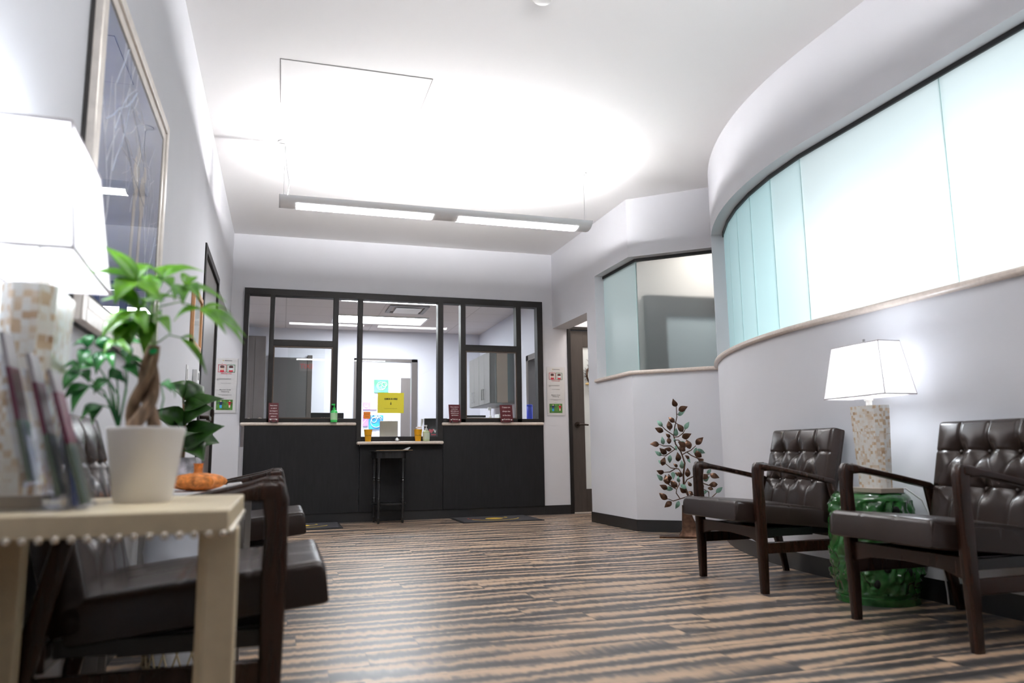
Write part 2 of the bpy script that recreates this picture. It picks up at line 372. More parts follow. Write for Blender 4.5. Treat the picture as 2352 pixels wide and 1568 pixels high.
def finish(o, label=None, cat=None, group=None, kind=None):
    if label: o['label'] = label
    if cat: o['category'] = cat
    if group: o['group'] = group
    if kind: o['kind'] = kind
    return o
def tf(o):
    return Matrix.Translation(o.location) @ o.rotation_euler.to_matrix().to_4x4()
def obj(name, mb, mats, parent=None, smooth=False, bevel=0.0, seg=2, world=False, angle=40):
    me = bpy.data.meshes.new(name)
    vs = mb.v
    if world and parent is not None:
        M = tf(parent)
        p = parent.parent
        while p is not None: M = tf(p) @ M; p = p.parent
        Mi = M.inverted(); vs = [tuple(Mi @ Vector(p)) for p in vs]
    me.from_pydata(vs, [], mb.f); me.update()
    ml = mats if isinstance(mats, (list, tuple)) else [mats]
    for m in ml: me.materials.append(m)
    if len(ml) > 1:
        for i, p in enumerate(me.polygons): p.material_index = mb.m[i]
    import bmesh
    bm = bmesh.new(); bm.from_mesh(me); bmesh.ops.recalc_face_normals(bm, faces=bm.faces); bm.to_mesh(me); bm.free()
    if smooth:
        for p in me.polygons: p.use_smooth = True
        me.set_sharp_from_angle(angle=rad(angle))
    o = bpy.data.objects.new(name, me); COL.objects.link(o)
    if parent is not None: o.parent = parent
    if bevel > 0:
        b = o.modifiers.new('bevel', 'BEVEL'); b.width = bevel; b.segments = seg; b.limit_method = 'ANGLE'; b.angle_limit = rad(35)
        for p in me.polygons: p.use_smooth = True
        b.harden_normals = False
        me.set_sharp_from_angle(angle=rad(50))
    return o
def thing(name, label, cat, loc=(0, 0, 0), rz=0, group=None, kind=None):
    o = bpy.data.objects.new(name, None); COL.objects.link(o); o.empty_display_size = .1
    o.location = loc; o.rotation_euler = (0, 0, rz)
    return finish(o, label, cat, group, kind)
def single(name, mb, mats, label, cat, group=None, kind=None, loc=None, **kw):
    o = obj(name, mb, mats, None, **kw)
    if loc: o.location = loc
    return finish(o, label, cat, group, kind)
def copy_tree(o, parent=None):
    c = o.copy(); COL.objects.link(c)
    if parent is not None: c.parent = parent
    for ch in list(o.children): copy_tree(ch, c)
    return c
def text(name, body, size, mat, parent, loc, rot=(PI / 2, 0, 0), align='CENTER', ext=0.0003, bold=0.0, sx=1.0, spacing=1.0):
    cu = bpy.data.curves.new(name, 'FONT'); cu.body = body; cu.size = size; cu.align_x = align; cu.align_y = 'CENTER'
    cu.extrude = ext; cu.offset = bold; cu.space_line = spacing; cu.resolution_u = 3; cu.materials.append(mat)
    tmp = bpy.data.objects.new(name, cu); me = bpy.data.meshes.new_from_object(tmp); me.name = name
    bpy.data.objects.remove(tmp); bpy.data.curves.remove(cu)
    if not me.materials: me.materials.append(mat)
    o = bpy.data.objects.new(name, me); COL.objects.link(o); o.parent = parent
    o.location = loc; o.rotation_euler = rot; o.scale = (sx, 1, 1)
    return o
def struct(name, mb, mat, label, cat, **kw): return single(name, mb, mat, label, cat, kind='structure', **kw)
def offset_path(pts, d):
    # offset a plan polyline to its right-hand side by d
    out = []
    for i, p in enumerate(pts):
        ns = []
        if i > 0:
            a = (p[0] - pts[i - 1][0], p[1] - pts[i - 1][1]); l = math.hypot(*a); ns.append((a[1] / l, -a[0] / l))
        if i < len(pts) - 1:
            a = (pts[i + 1][0] - p[0], pts[i + 1][1] - p[1]); l = math.hypot(*a); ns.append((a[1] / l, -a[0] / l))
        if len(ns) == 1: n = ns[0]; k = 1
        else:
            n = (ns[0][0] + ns[1][0], ns[0][1] + ns[1][1]); l = math.hypot(*n); n = (n[0] / l, n[1] / l)
            k = 1 / max(.3, n[0] * ns[0][0] + n[1] * ns[0][1])
        out.append((p[0] + n[0] * d * k, p[1] + n[1] * d * k))
    return out
def strip(mb, pts, d0, d1, z0, z1):
    a, b = offset_path(pts, d0), offset_path(pts, d1)
    rs = [[(a[i][0], a[i][1], z0), (b[i][0], b[i][1], z0), (b[i][0], b[i][1], z1), (a[i][0], a[i][1], z1)] for i in range(len(pts))]
    return mb.rings(rs)

# ------------------------------------------------------------------ room shell
H = 3.07; XL = -0.556; XR = 3.052; YB = 8.257; YR = -1.4
XC = 2.905; RC = 3.73; YC = 3.45
OPT, SILL = 2.507, 1.435
struct('floor', MB().box(-2.2, 7, YR - .2, 14.2, -0.1, 0), FLOORM, 'striped grey and tan wood plank floor', 'floor')
struct('ceiling', MB().box(-2.2, 7, YR - .2, YB + .15, H, H + .12), CEIL, 'plain white painted ceiling of the waiting room', 'ceiling')
# left wall with a door opening and an open passage
w = MB().box(XL - .12, XL, YR - .2, 5.47, 0, H).box(XL - .12, XL, 5.47, 6.62, 2.19, H).box(XL - .12, XL, 6.62, 6.70, 0, H).box(XL - .12, XL, 6.70, YB, 2.125, H)
struct('wall_left', w, WALL, 'pale grey wall on the left with the framed picture', 'wall')
# back wall, running on past both side walls
w = MB().box(-2.2, -.425, YB, YB + .13, 0, H).box(2.914, 3.232, YB, YB + .13, 0, H).box(-.425, 2.914, YB, YB + .13, 2.478, H)
w.box(3.232, 4.25, YB, YB + .13, 2.198, H).box(4.25, 7, YB, YB + .13, 0, H).box(-.425, 2.914, YB + .02, YB + .13, 0, .80)
struct('wall_back', w, WALL, 'grey wall around the dark framed reception window', 'wall')
# right wall: doorway header, pier, angled corner with window, then the curved wall
arc = []
for i in range(0, 29):
    th = rad(43) * (1 - i / 28)
    arc.append((XC + RC * (1 - math.cos(th)), YC + RC * math.sin(th)))
P1 = [(XR, 7.20), (XR, 6.972), (XR, 6.185), (3.66, 5.663)]
T = -0.2          # thickness goes to the +x side (left-hand side when walking towards the camera)
def side(d): return -d
wl = MB()
strip(wl, P1, 0, T, 0, SILL - .035)
strip(wl, P1, 0, T, OPT, H)
strip(wl, P1[:2], 0, T, SILL - .036, OPT + .001)
wl.box(XR, XR + .2, 7.20, YB, 2.167, H)
struct('wall_right', wl, WALL, 'grey angled wall with frosted corner window and open doorway', 'wall')
curve = arc + [(XC, y) for y in (2.64, 1.6, .56, -.4, YR - .2)]
wl = MB()
strip(wl, curve, 0, T, 0, SILL - .035)
strip(wl, curve, 0, T, OPT, H)
iend = next(i for i, p in enumerate(arc) if p[1] < 5.36)
strip(wl, curve[:iend + 1], 0, T, SILL - .036, OPT + .001)
strip(wl, curve[-2:], 0, T, SILL - .036, OPT + .001)
struct('wall_curved', wl, WALL, 'grey curved wall below and above the long frosted window', 'wall', smooth=True, angle=25)
# sills
s1 = MB(); strip(s1, [(XR, 7.0)] + P1[2:], .03, T - .01, SILL - .035, SILL)
struct('trim_1', s1, STONE, 'cream stone ledge under the angled corner window', 'window ledge', bevel=.012)
s2 = MB(); strip(s2, curve[iend - 3:], .03, T - .01, SILL - .0345, SILL + .0005)
struct('trim_2', s2, STONE, 'long cream stone ledge under the curved frosted window', 'window ledge', bevel=.012, smooth=True)
# baseboards
b = MB(); strip(b, [(XR, 7.20)] + P1[2:], .007, -.004, 0, .102); b.box(XR - .007, XR + .2, 7.196, 7.207, 0, .102)
struct('baseboard_right', b, BASEB, 'black rubber base along the angled grey wall', 'baseboard')
b = MB(); strip(b, curve, .007, -.004, 0, .102)
struct('baseboard_curved', b, BASEB, 'black rubber base along the curved grey wall', 'baseboard', smooth=True)
struct('baseboard_back', MB().box(2.905, 3.232, YB - .008, YB + .01, 0, .102).box(-2.2, -.377, YB - .008, YB + .01, 0, .102), BASEB, 'black rubber base under the wall notices', 'baseboard')
struct('baseboard_left', MB().box(XL - .01, XL + .008, YR, 5.47, 0, .102).box(XL - .01, XL + .008, 6.62, 6.70, 0, .102), BASEB, 'black rubber base along the left wall', 'baseboard')
# rear wall behind the camera with an exit sign (seen only mirrored in the reception glass)
struct('wall_rear', MB().box(-.7, 3.2, YR - .2, YR, 0, H), pm('rear_wall_paint', (0.30, 0.30, 0.31), .8), 'plain grey wall at the rear of the waiting room', 'wall')
ex = thing('exit_sign', 'red lit exit sign mirrored faintly in the left reception pane', 'exit sign', (.50, YR + .035, 2.76))
obj('housing', MB().box(-.16, .16, -.03, .0, -.10, .10), WHITEP, ex, bevel=.005)
text('lettering', 'EXIT', .15, REDS, ex, (0, .003, 0), (PI / 2, 0, PI), bold=.004)
# passages and neighbouring rooms
struct('wall_passage', MB().box(-2.2, -2.08, YR, YB, 0, H).box(-2.1, XL - .11, 6.0, 6.12, 0, H), WALL, 'grey wall of the passage beyond the left opening', 'wall')
struct('wall_corridor', MB().box(XR + .19, 7, 7.08, 7.20, 0, H), WARMW, 'wall between corridor and the frosted corner window room', 'wall')
struct('wall_outer', MB().box(6.9, 7.0, YR - .2, YB + .1, 0, H).box(3.0, 7, YR - .3, YR - .2, 0, H), OFFW, 'outer wall of the room behind the frosted glass', 'wall')
struct('wall_light_block', MB().box(3.93, 6.9, 5.80, 5.90, 0, H), OFFW, 'added partition keeping light apart behind the frosted windows', 'wall')  # unseen wall, added to keep the curved room's light off the corner window

# ------------------------------------------------------------------ frosted windows
def pane(mb, a, b, z0, z1, th=.012, gap=.0015):
    d = Vector((b[0] - a[0], b[1] - a[1])); l = d.length; d /= l; n = Vector((d.y, -d.x))   # n points to the room
    a = Vector(a) + d * gap; b = Vector(b) - d * gap
    q = [a, b, b - n * th, a - n * th]
    v = [(p.x, p.y, z) for z in (z0, z1) for p in q]
    mb.mi = 0; mb.add(v, [(0, 1, 5, 4)])
    mb.mi = 1; mb.add(v, [(2, 3, 7, 6)])
    mb.mi = 2; mb.add(v, [(1, 2, 6, 5), (3, 0, 4, 7), (4, 5, 6, 7), (0, 3, 2, 1)])
    return mb
G1 = offset_path(P1, -.1)
win = thing('window_2', 'frosted glass corner window in the angled grey wall', 'window', (XR + .1, 6.2, SILL), kind='structure')
ga = (G1[0][0], 6.972); gk = G1[2]; gj = (G1[3][0] + .05, G1[3][1] - .043)
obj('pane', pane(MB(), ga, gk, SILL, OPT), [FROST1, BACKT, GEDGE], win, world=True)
obj('pane', pane(MB(), gk, gj, SILL, OPT), [FROST2, BACKT, GEDGE], win, world=True)
ch = MB(); strip(ch, [ga, gk, gj], .012, -.024, OPT - .026, OPT - .0005)
obj('head_channel', ch, BASEB, win, world=True)
ch = MB(); strip(ch, [gk, gj], .012, -.024, SILL, SILL + .008)
obj('sill_channel', ch, BASEB, win, world=True)
win = thing('window_3', 'long curved frosted glass window above the armchairs', 'window', (XC + .1, 3.4, SILL), kind='structure')
RG = RC - .1
def gp(y): 
    if y <= YC: return (XC + .1, y)
    th = math.asin(min(1, (y - YC) / RG)); return (XC + RC - RG * math.cos(th), y)
js = [5.52, 5.24, 4.95, 4.66, 4.36, 4.03, 3.681, 2.64, 1.60, .56, -.4]
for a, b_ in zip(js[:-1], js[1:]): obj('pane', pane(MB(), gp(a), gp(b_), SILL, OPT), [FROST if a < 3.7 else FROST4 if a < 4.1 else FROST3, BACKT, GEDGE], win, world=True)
ch = MB(); strip(ch, [gp(y) for y in js], .012, -.024, OPT - .026, OPT - .0005)
obj('head_channel', ch, BASEB, win, world=True)

# glowing lamps in the bright room behind the curved glass
for i, (x, y, z, s) in enumerate([(3.50, 2.40, 1.74, 1.0), (3.55, 3.30, 1.70, .75), (3.80, 4.05, 1.70, .36), (3.5, 1.3, 1.75, .9)]):
    L = bpy.data.lights.new('treatment_lamp_light', 'POINT'); L.energy = 13.5 * s; L.shadow_soft_size = .16; L.color = (.97, .985, 1)
    lo = bpy.data.objects.new('treatment_lamp_light', L); COL.objects.link(lo); lo.location = (x, y, z)
# small room behind the corner window: door in a dark frame
d3 = thing('door_3', 'dark framed pale door blurred behind the frosted corner pane', 'door', (4.2, 7.08, 0), kind='structure')
obj('frame', MB().box(3.70, 3.93, 7.02, 7.08, 0, 2.33).box(3.93, 4.75, 7.02, 7.08, 2.12, 2.33).box(4.75, 4.95, 7.02, 7.08, 0, 2.33), pm('grey_bronze_jamb', (.05, .044, .04), .5), d3, world=True)
obj('leaf', MB().box(3.93, 4.75, 7.045, 7.079, 0, 2.12), pm('pale_door_glass', (.40, .46, .47), .4), d3, world=True)

# ------------------------------------------------------------------ reception window and desk
win = thing('window_1', 'dark framed clear reception window across the back wall', 'window', (1.245, YB, 1.05), kind='structure')
FY0, FY1 = YB - .035, YB + .075
def member(nm, x0, x1, z0, z1, m=DARKF): return obj(nm, MB().box(x0, x1, FY0, FY1, z0, z1), m, win, world=True, bevel=.003)
member('head', -.425, 2.914, 2.407, 2.478)
member('jamb', -.425, -.374, 1.052, 2.41); member('jamb', 2.845, 2.914, 1.052, 2.41)
for a, b_ in ((-.163, -.115), (.498, .553), (1.920, 1.978), (2.585, 2.645)): member('mullion', a, b_, 1.052, 2.41)
member('mullion', .763, .815, .845, 2.41); member('mullion', 1.655, 1.717, .845, 2.41)
member('transom', -.118, .50, 1.862, 1.930); member('transom', 1.975, 2.588, 1.866, 1.936)
for a, b_ in ((-.376, .765), (1.715, 2.847)): member('bottom_rail', a, b_, 1.052, 1.092)
member('bottom_rail', .813, 1.657, .845, .898)
gy = YB + .02
for a, b_, z0, z1 in ((-.374, -.163, 1.09, 2.407), (-.115, .498, 1.93, 2.407), (.553, .763, 1.09, 2.407), (.815, 1.655, .898, 2.407), (1.717, 1.92, 1.09, 2.407), (1.978, 2.585, 1.936, 2.407), (2.645, 2.845, 1.09, 2.407)):
    obj('pane', MB().box(a, b_, gy, gy + .006, z0, z1), GLASS, win, world=True)
for a, b_, zt in ((-.115, .498, 1.862), (1.978, 2.585, 1.866)):
    k = MB().box(a, b_, FY0 + .004, FY0 + .05, 1.092, 1.102).box(a, b_, FY0 + .004, FY0 + .05, zt - .012, zt).box(a, a + .012, FY0 + .004, FY0 + .05, 1.1, zt - .01).box(b_ - .012, b_, FY0 + .004, FY0 + .05, 1.1, zt - .01)
    obj('sliding_track', k, TRACK, win, world=True)
    mid = a + (b_ - a) * .24 if a < 0 else a + (b_ - a) * .60
    obj('sliding_pane', MB().box(a + .01, b_ - .08, gy - .012, gy - .007, 1.10, zt - .01), GLASS, win, world=True)
    obj('sliding_pane', MB().box(mid, b_ - .01, gy + .004, gy + .009, 1.10, zt - .01), GLASS, win, world=True)
desk = thing('reception_desk', 'charcoal panelled front of the reception desk below the window', 'reception desk', (1.25, YB, 0))
for a, b_, t0 in ((-.377, .800, 1.017), (.805, 1.711, .810), (1.716, 2.903, 1.017)):
    obj('front_panel', MB().box(a, b_, YB - .03, YB + .01, .10, t0), PANEL, desk, world=True, bevel=.0015)
obj('toe_kick', MB().box(-.377, 2.903, YB - .012, YB + .01, 0, .10), BASEB, desk, world=True)
CT = [(-.418, .762, 1.017, 1.052, 'cream stone transaction ledge at the left of the reception window', YB - .045),
      (.767, 1.705, .811, .8445, 'low cream stone check-in ledge at the centre of the reception window', YB - .125),
      (1.700, 2.905, 1.017, 1.052, 'cream stone transaction ledge at the right of the reception window', YB - .045)]
for a, b_, z0, z1, lb, yf in CT:
    single('countertop', MB().box(a, b_, yf, YB + .24, z0, z1), STONE, lb, 'counter', group='stone counters at reception', bevel=.014, seg=3)

# ------------------------------------------------------------------ office behind the window
OY = 11.52
struct('ceiling_office', MB().box(-2.2, 3.05, YB + .13, OY + .1, 2.6, 2.68), TILEC, 'tiled ceiling of the office behind reception', 'ceiling')
w = MB().box(-2.2, 1.02, OY, OY + .1, 0, 2.6).box(1.99, 3.1, OY, OY + .1, 0, 2.6).box(1.02, 1.99, OY, OY + .1, 2.17, 2.6)
struct('wall_office_back', w, OFFW, 'white wall at the back of the office with an open doorway', 'wall')
w = MB().box(3.0, 3.1, 9.02, OY + .1, 0, 2.6).box(3.0, 3.1, YB + .13, 8.45, 0, 2.6).box(3.0, 3.1, 8.45, 9.02, 1.93, 2.6)
struct('wall_office_right', w, OFFW, 'white side wall of the office on the right', 'wall')
struct('wall_side_room', MB().box(4.3, 4.4, YB + .13, 9.8, 0, 2.6).box(3.1, 4.4, 9.7, 9.8, 0, 2.6).box(3.1, 4.4, YB + .13, 9.8, 2.6, 2.68), OFFW, 'bright white wall beyond the side door of the office', 'wall')
struct('wall_office_left', MB().box(-1.3, -1.2, YB + .13, OY, 0, 2.6), OFFW, 'side wall of the office on the left', 'wall')
struct('trim_3', MB().box(1.02, 1.06, OY - .02, OY + .1, 0, 2.17).box(1.90, 1.99, OY - .02, OY + .1, 0, 2.17).box(1.02, 1.99, OY - .02, OY + .1, 2.125, 2.17), LDOOR, 'taupe door frame in the back wall of the office', 'door frame')
struct('trim_4', MB().box(2.96, 3.1, 8.94, 9.02, 0, 1.93).box(2.96, 3.1, 8.45, 8.52, 0, 1.93).box(2.96, 3.1, 8.45, 9.02, 1.86, 1.93), LDOOR, 'dark door frame in the right wall of the office', 'door frame')
# far room
struct('wall_far', MB().box(-.5, 3.6, 13.75, 13.85, 0, 2.8).box(-.5, -.4, OY + .1, 13.8, 0, 2.8).box(3.5, 3.6, OY + .1, 13.8, 0, 2.8), OFFW, 'bright white wall in the far room behind the office', 'wall')
struct('ceiling_far', MB().box(-.5, 3.6, OY + .1, 13.85, 2.7, 2.8), CEIL, 'white ceiling of the far room behind the office', 'ceiling')
d4 = thing('door_4', 'tall dark taupe door in the far room seen through reception', 'door', (2.5, 13.72, 0), kind='structure')
obj('leaf', MB().box(2.07, 2.9, 13.70, 13.745, 0, 2.10), LDOOR, d4, world=True)
obj('handle', MB().cyl((2.14, 13.70, 1.02), (2.14, 13.65, 1.02), .01, 8).cyl((2.14, 13.655, 1.02), (2.25, 13.655, 1.02), .009, 8), SATIN, d4, world=True)
def canvas(x0, x1, z0, z1, mat, lb, stroke, sm):
    t = thing('canvas_painting', lb, 'painting', ((x0 + x1) / 2, 13.72, (z0 + z1) / 2), group='small canvases in the far room')
    obj('canvas', MB().box(x0, x1, 13.715, 13.75, z0, z1), mat, t, world=True, bevel=.003)
    mb = MB()
    for pts in stroke:
        mb.tube([(x0 + (x1 - x0) * a, 13.712, z0 + (z1 - z0) * b_) for a, b_ in pts], .007 * sm, 6, flat=.4)
    obj('brushwork', mb, INKW, t, world=True, smooth=True)
def circ(cx, cz, r, a0=0, a1=360, n=14): return [(cx + r * math.cos(rad(a0 + (a1 - a0) * i / n)), cz + r * math.sin(rad(a0 + (a1 - a0) * i / n))) for i in range(n + 1)]
canvas(1.581, 1.837, 1.83, 2.065, GREENC, 'green and yellow square canvas with white swirls', [circ(.5, .5, .32), circ(.42, .5, .15, 0, 250), circ(.72, .62, .18), circ(.62, .4, .14, 90, 330)], 1.6)
canvas(1.385, 1.51, 1.645, 1.77, pm('pale_pink_canvas', (.95, .72, .84), .6), 'pale pink canvas, upper left of the pink set', [circ(.5, .5, .3, 0, 200)], 1)
canvas(1.512, 1.637, 1.645, 1.77, pm('rose_canvas', (.93, .42, .58), .6, var=.25, vscale=9), 'rose coloured canvas, upper right of the pink set', [circ(.5, .5, .28, 0, 260), circ(.3, .3, .15)], .7)
canvas(1.385, 1.51, 1.519, 1.643, PINK, 'hot pink canvas with a white curl, lower left of the pink set', [circ(.45, .55, .25, 150, 400)], 1.4)
canvas(1.512, 1.637, 1.519, 1.643, pm('blush_canvas', (.93, .60, .70), .6), 'blush canvas, lower right of the pink set', [circ(.5, .5, .25)], .7)
canvas(1.39, 1.478, 1.22, 1.42, PURP, 'purple canvas with a white diagonal slash', [[(0, .2), (.5, .5), (1, .85)], [(0, .6), (.6, .75)]], 1.4)
canvas(1.497, 1.751, 1.165, 1.416, BLUEV, 'bright blue canvas with white splashes', [circ(.5, .5, .38, 20, 330, 20), circ(.35, .65, .18), circ(.3, .9, .12), circ(.6, .9, .1), circ(.75, .75, .15, 0, 200)], 2.0)
canvas(1.39, 1.46, 1.00, 1.13, pm('ice_blue_canvas', (.45, .62, .78), .6, var=.5, vscale=20), 'small pale blue canvas low on the far wall', [circ(.5, .5, .3)], .7)
canvas(1.63, 1.75, 0.98, 1.12, PALEB, 'small pale grey canvas beside the silver monitor', [], 1)
# troffers and air diffuser in the office ceiling
for y0, y1, x1, lb in ((8.99, 9.24, 1.86, 'nearer recessed strip light in the office ceiling'), (10.24, 10.78, 1.90, 'farther recessed strip light in the office ceiling')):
    t = thing('ceiling_light', lb, 'ceiling light', (1.2, (y0 + y1) / 2, 2.6), group='recessed office ceiling lights')
    obj('frame', MB().box(.62, x1 + .03, y0 - .03, y0, 2.585, 2.602).box(.62, x1 + .03, y1, y1 + .03, 2.585, 2.602).box(.62, .65, y0, y1, 2.585, 2.602).box(x1, x1 + .03, y0, y1, 2.585, 2.602), WHITEP, t, world=True)
    obj('diffuser', MB().box(.65, x1, y0, y1, 2.592, 2.6005), TROF, t, world=True)
t = thing('air_diffuser', 'square white air diffuser between the office ceiling lights', 'air vent', (1.52, 9.62, 2.6))
obj('frame', MB().box(1.27, 1.78, 9.38, 9.43, 2.58, 2.601).box(1.27, 1.78, 9.84, 9.89, 2.58, 2.601).box(1.27, 1.32, 9.43, 9.84, 2.58, 2.601).box(1.73, 1.78, 9.43, 9.84, 2.58, 2.601), GREYM, t, world=True)
obj('grille', MB().box(1.36, 1.69, 9.47, 9.80, 2.565, 2.575), WHITEP, t, world=True)
# wall cabinets on the office right wall
for (y0, y1, lb) in ((10.115, 10.67, 'taupe wall cabinet with chrome pulls, farther of the office pair'), (9.55, 10.11, 'taupe wall cabinet with chrome pulls, nearer of the office pair')):
    t = thing('wall_cabinet', lb, 'cabinet', (2.8, (y0 + y1) / 2, 1.36), group='office wall cabinets')
    obj('body', MB().box(2.64, 2.998, y0, y1, 1.36, 2.06), TAUPE, t, world=True)
    ym = (y0 + y1) / 2
    for q, (a, b_) in enumerate(((y0 + .003, ym - .002), (ym + .002, y1 - .003))):
        d = obj('door', MB().box(2.62, 2.639, a, b_, 1.365, 2.055), TAUPE, t, world=True, bevel=.002)
        hy = (b_ - .04) if q == 0 else (a + .04)
        obj('handle', MB().cyl((2.595, hy, 1.42), (2.595, hy, 1.57), .006, 8).cyl((2.595, hy, 1.43), (2.62, hy, 1.43), .005, 8).cyl((2.595, hy, 1.56), (2.62, hy, 1.56), .005, 8), CHROME, d, world=True)
obj('end_panel', MB().box(2.72, 2.87, 9.541, 9.549, 1.37, 2.05), WARMB, t, world=True)['label'] = 'warm brown end panel'
obj('end_strip', MB().box(2.871, 2.995, 9.541, 9.549, 1.37, 2.05), SLATE, t, world=True)['label'] = 'slate grey end strip'
t = thing('tall_cupboard', 'dark taupe tall cupboard at the left end of the office', 'cupboard', (-.39, OY - .25, 0))
obj('body', MB().box(-.56, -.265, OY - .3, OY - .002, 0, 2.42), LDOOR, t, world=True)
obj('door', MB().box(-.555, -.41, OY - .32, OY - .301, .05, 2.41).box(-.405, -.27, OY - .32, OY - .301, .05, 2.41), LDOOR, t, world=True)
obj('handle', MB().cyl((-.30, OY - .345, 1.12), (-.30, OY - .345, 1.24), .007, 8).cyl((-.30, OY - .345, 1.13), (-.30, OY - .32, 1.13), .006, 8), CHROME, t, world=True)
GDOOR = pm('charcoal_grey_door', (0.07, 0.066, 0.066), .45)
d5 = thing('door_5', 'dark grey door in the office wall behind the left sliding pane', 'door', (.1, OY - .03, 0), kind='structure')
obj('leaf', MB().box(-.15, .33, OY - .04, OY - .001, 0, 2.15), GDOOR, d5, world=True)
obj('frame', MB().box(.33, .40, OY - .05, OY - .001, 0, 2.19).box(-.21, -.15, OY - .05, OY - .001, 0, 2.19), DOORM, d5, world=True)
# work surface with monitors, printer and supplies
dk = thing('office_desk', 'grey work surface just inside the reception window', 'desk', (1.3, 8.8, 0))
obj('desktop', MB().box(-.6, 2.98, 8.52, 8.94, .72, .75), TAUPE, dk, world=True)
for x in (-.55, .6, 1.9, 2.92): obj('support', MB().box(x - .015, x + .015, 8.56, 8.92, 0, .72), TAUPE, dk, world=True)
def monitor(x0, x1, z0, z1, y, mat, lb, txt=None):
    t = thing('monitor', lb, 'monitor', ((x0 + x1) / 2, y, .75), group='computer monitors at reception')
    obj('housing', MB().box(x0, x1, y - .015, y + .02, z0, z1), mat, t, world=True, bevel=.008)
    xm = (x0 + x1) / 2
    obj('stand', MB().box(xm - .02, xm + .02, y + .02, y + .035, .76, z0 + .1).box(xm - .1, xm + .1, y - .06, y + .1, .75, .762), MON, t, world=True)
    return t
m1 = monitor(.30, .66, .95, 1.178, 8.66, MON, 'black monitor back behind the left transaction ledge')
text('lettering', 'acer', .045, GREYM, m1, (-.02, -.0165, .40 - .03), sx=1.3)
monitor(1.068, 1.275, .86, 1.087, 8.66, MONS, 'silver monitor back behind the low check-in ledge')
m3 = monitor(1.585, 1.86, .84, 1.118, 8.68, MON, 'black monitor at right of the check-in pane')
lv = thing('love_card', 'black card reading LOVE with a red heart', 'card', (1.62, 8.60, .846))
obj('card', MB().box(-.01, .17, -.002, .002, 0, .10), MON, lv)
text('lettering', 'L', .06, INKW, lv, (.01, -.003, .062), bold=.002)
text('lettering', 'VE', .06, INKW, lv, (.105, -.003, .062), bold=.002)
hp = [(0, -.026), (.028, .006), (.024, .024), (.010, .026), (0, .014), (-.010, .026), (-.024, .024), (-.028, .006)]
obj('heart', MB().prism([(.045 + a, .062 + b_) for a, b_ in hp], -.004, -.002, 'y'), INKR, lv)
obj('red_line', MB().box(.045, .145, -.004, -.0025, .016, .028), INKR, lv)
lv.location.z = .905; lv.location.y = 8.661
pr = thing('printer', 'grey desktop printer behind the right transaction ledge', 'printer', (2.2, 8.80, .75))
obj('body', MB().box(-.15, .13, -.12, .15, 0, .36), GREYM, pr, bevel=.008)
obj('lid', MB().box(-.15, .13, -.13, .15, .375, .40), MON, pr, bevel=.005)
obj('tray', MB().box(-.16, .09, -.15, .10, .361, .374), WHITEP, pr)
pr.location.z = .755
def pump_bottle(nm, lb, loc, r, h, body, liquid, pump, lab):
    t = thing(nm, lb, 'pump bottle', loc)
    obj('bottle', MB().lathe([(r * .95, 0), (r, .01), (r, h * .55), (r * .85, h * .62), (r * .35, h * .68), (r * .35, h * .72)], n=20), body, t, smooth=True)
    obj('label', MB().lathe([(r * 1.012, h * .12), (r * 1.012, h * .5)], n=20), lab, t, smooth=True)
    obj('pump', MB().lathe([(r * .42, h * .70), (r * .42, h * .78), (r * .16, h * .80), (r * .16, h * .93)], n=12).box(-r * .75, r * .25, -r * .18, r * .18, h * .92, h), pump, t, smooth=True)
    return t
pump_bottle('pump_bottle', 'white pump bottle behind the right sliding pane', (2.40, 8.72, .755), .04, .50, WHITEP, WHITEP, WHITEP, PAPER)
pump_bottle('sanitizer_bottle', 'green hand sanitizer with green pump on the left ledge', (.523, 8.20 - .01, 1.052), .036, .195, GELG, GELG, PUMPG, pm('pale_green_label', (.45, .75, .42), .5))
pump_bottle('sanitizer_bottle', 'pale green hand sanitizer with white pump on the check-in ledge', (1.514, 8.165, .8445), .038, .175, GELC, GELC, WHITEP, pm('pale_label', (.55, .62, .48), .5))
cn = thing('wipes_canister', 'blue wipes canister behind the far right pane', 'canister', (2.90, 8.72, 1.09))
obj('body', MB().lathe([(.036, 0), (.038, .005), (.038, .17), (.034, .175)], n=20), BLUEC, cn, smooth=True)
obj('lid', MB().lathe([(.038, .175), (.038, .195), (.03, .20)], n=20), BLUEC, cn, smooth=True)
single('paper_stack', MB().box(2.72, 2.96, 8.62, 8.80, .755, 1.085), PAPER, 'stack of white paper under the blue canister', 'paper', bevel=.004)
single('file_tray', MB().box(2.49, 2.66, 8.66, 8.86, .755, 1.17), WHITEP, 'white paper file tray behind the maroon copay sign', 'file tray', bevel=.006)
# shells lined up inside the left ledge
random.seed(3)
def shell(x, y, z, s, lb):
    t = thing('seashell', lb, 'seashell', (x, y, z), random.uniform(0, 3), group='seashells inside the reception window')
    prof = [(.001, 0)] + [(s * (.35 + .65 * math.sin(PI * (k / 7) ** .8)) * (1 + .08 * (k % 2)), s * 1.3 * k / 7) for k in range(1, 7)] + [(.001, s * 1.5)]
    obj('whorl', MB().lathe(prof, n=10, M=Matrix.Rotation(rad(65), 4, 'Y') @ Matrix.Translation((0, 0, -s * .7))), SHELL, t, smooth=True)
    obj('lip', MB().ball((s * .3, s * .5, s * .1), (s * .5, s * .25, s * .45), 10, 6), WHITEP, t, smooth=True)
    for c in t.children: c.location.z = s * .85
for x, s, lb in ((-.335, .030, 'leftmost seashell on the reception ledge'), (-.275, .024, 'second seashell from the left on the reception ledge'), (-.225, .032, 'white seashell under the narrow left pane'), (-.185, .020, 'small seashell next to the left mullion')):
    shell(x, YB + .13, 1.053, s, lb)
shell(.22, YB + .13, 1.053, .016, 'small white seashell behind the left sliding pane')
shell(.70, YB + .13, 1.053, .022, 'white seashell behind the green sanitizer')
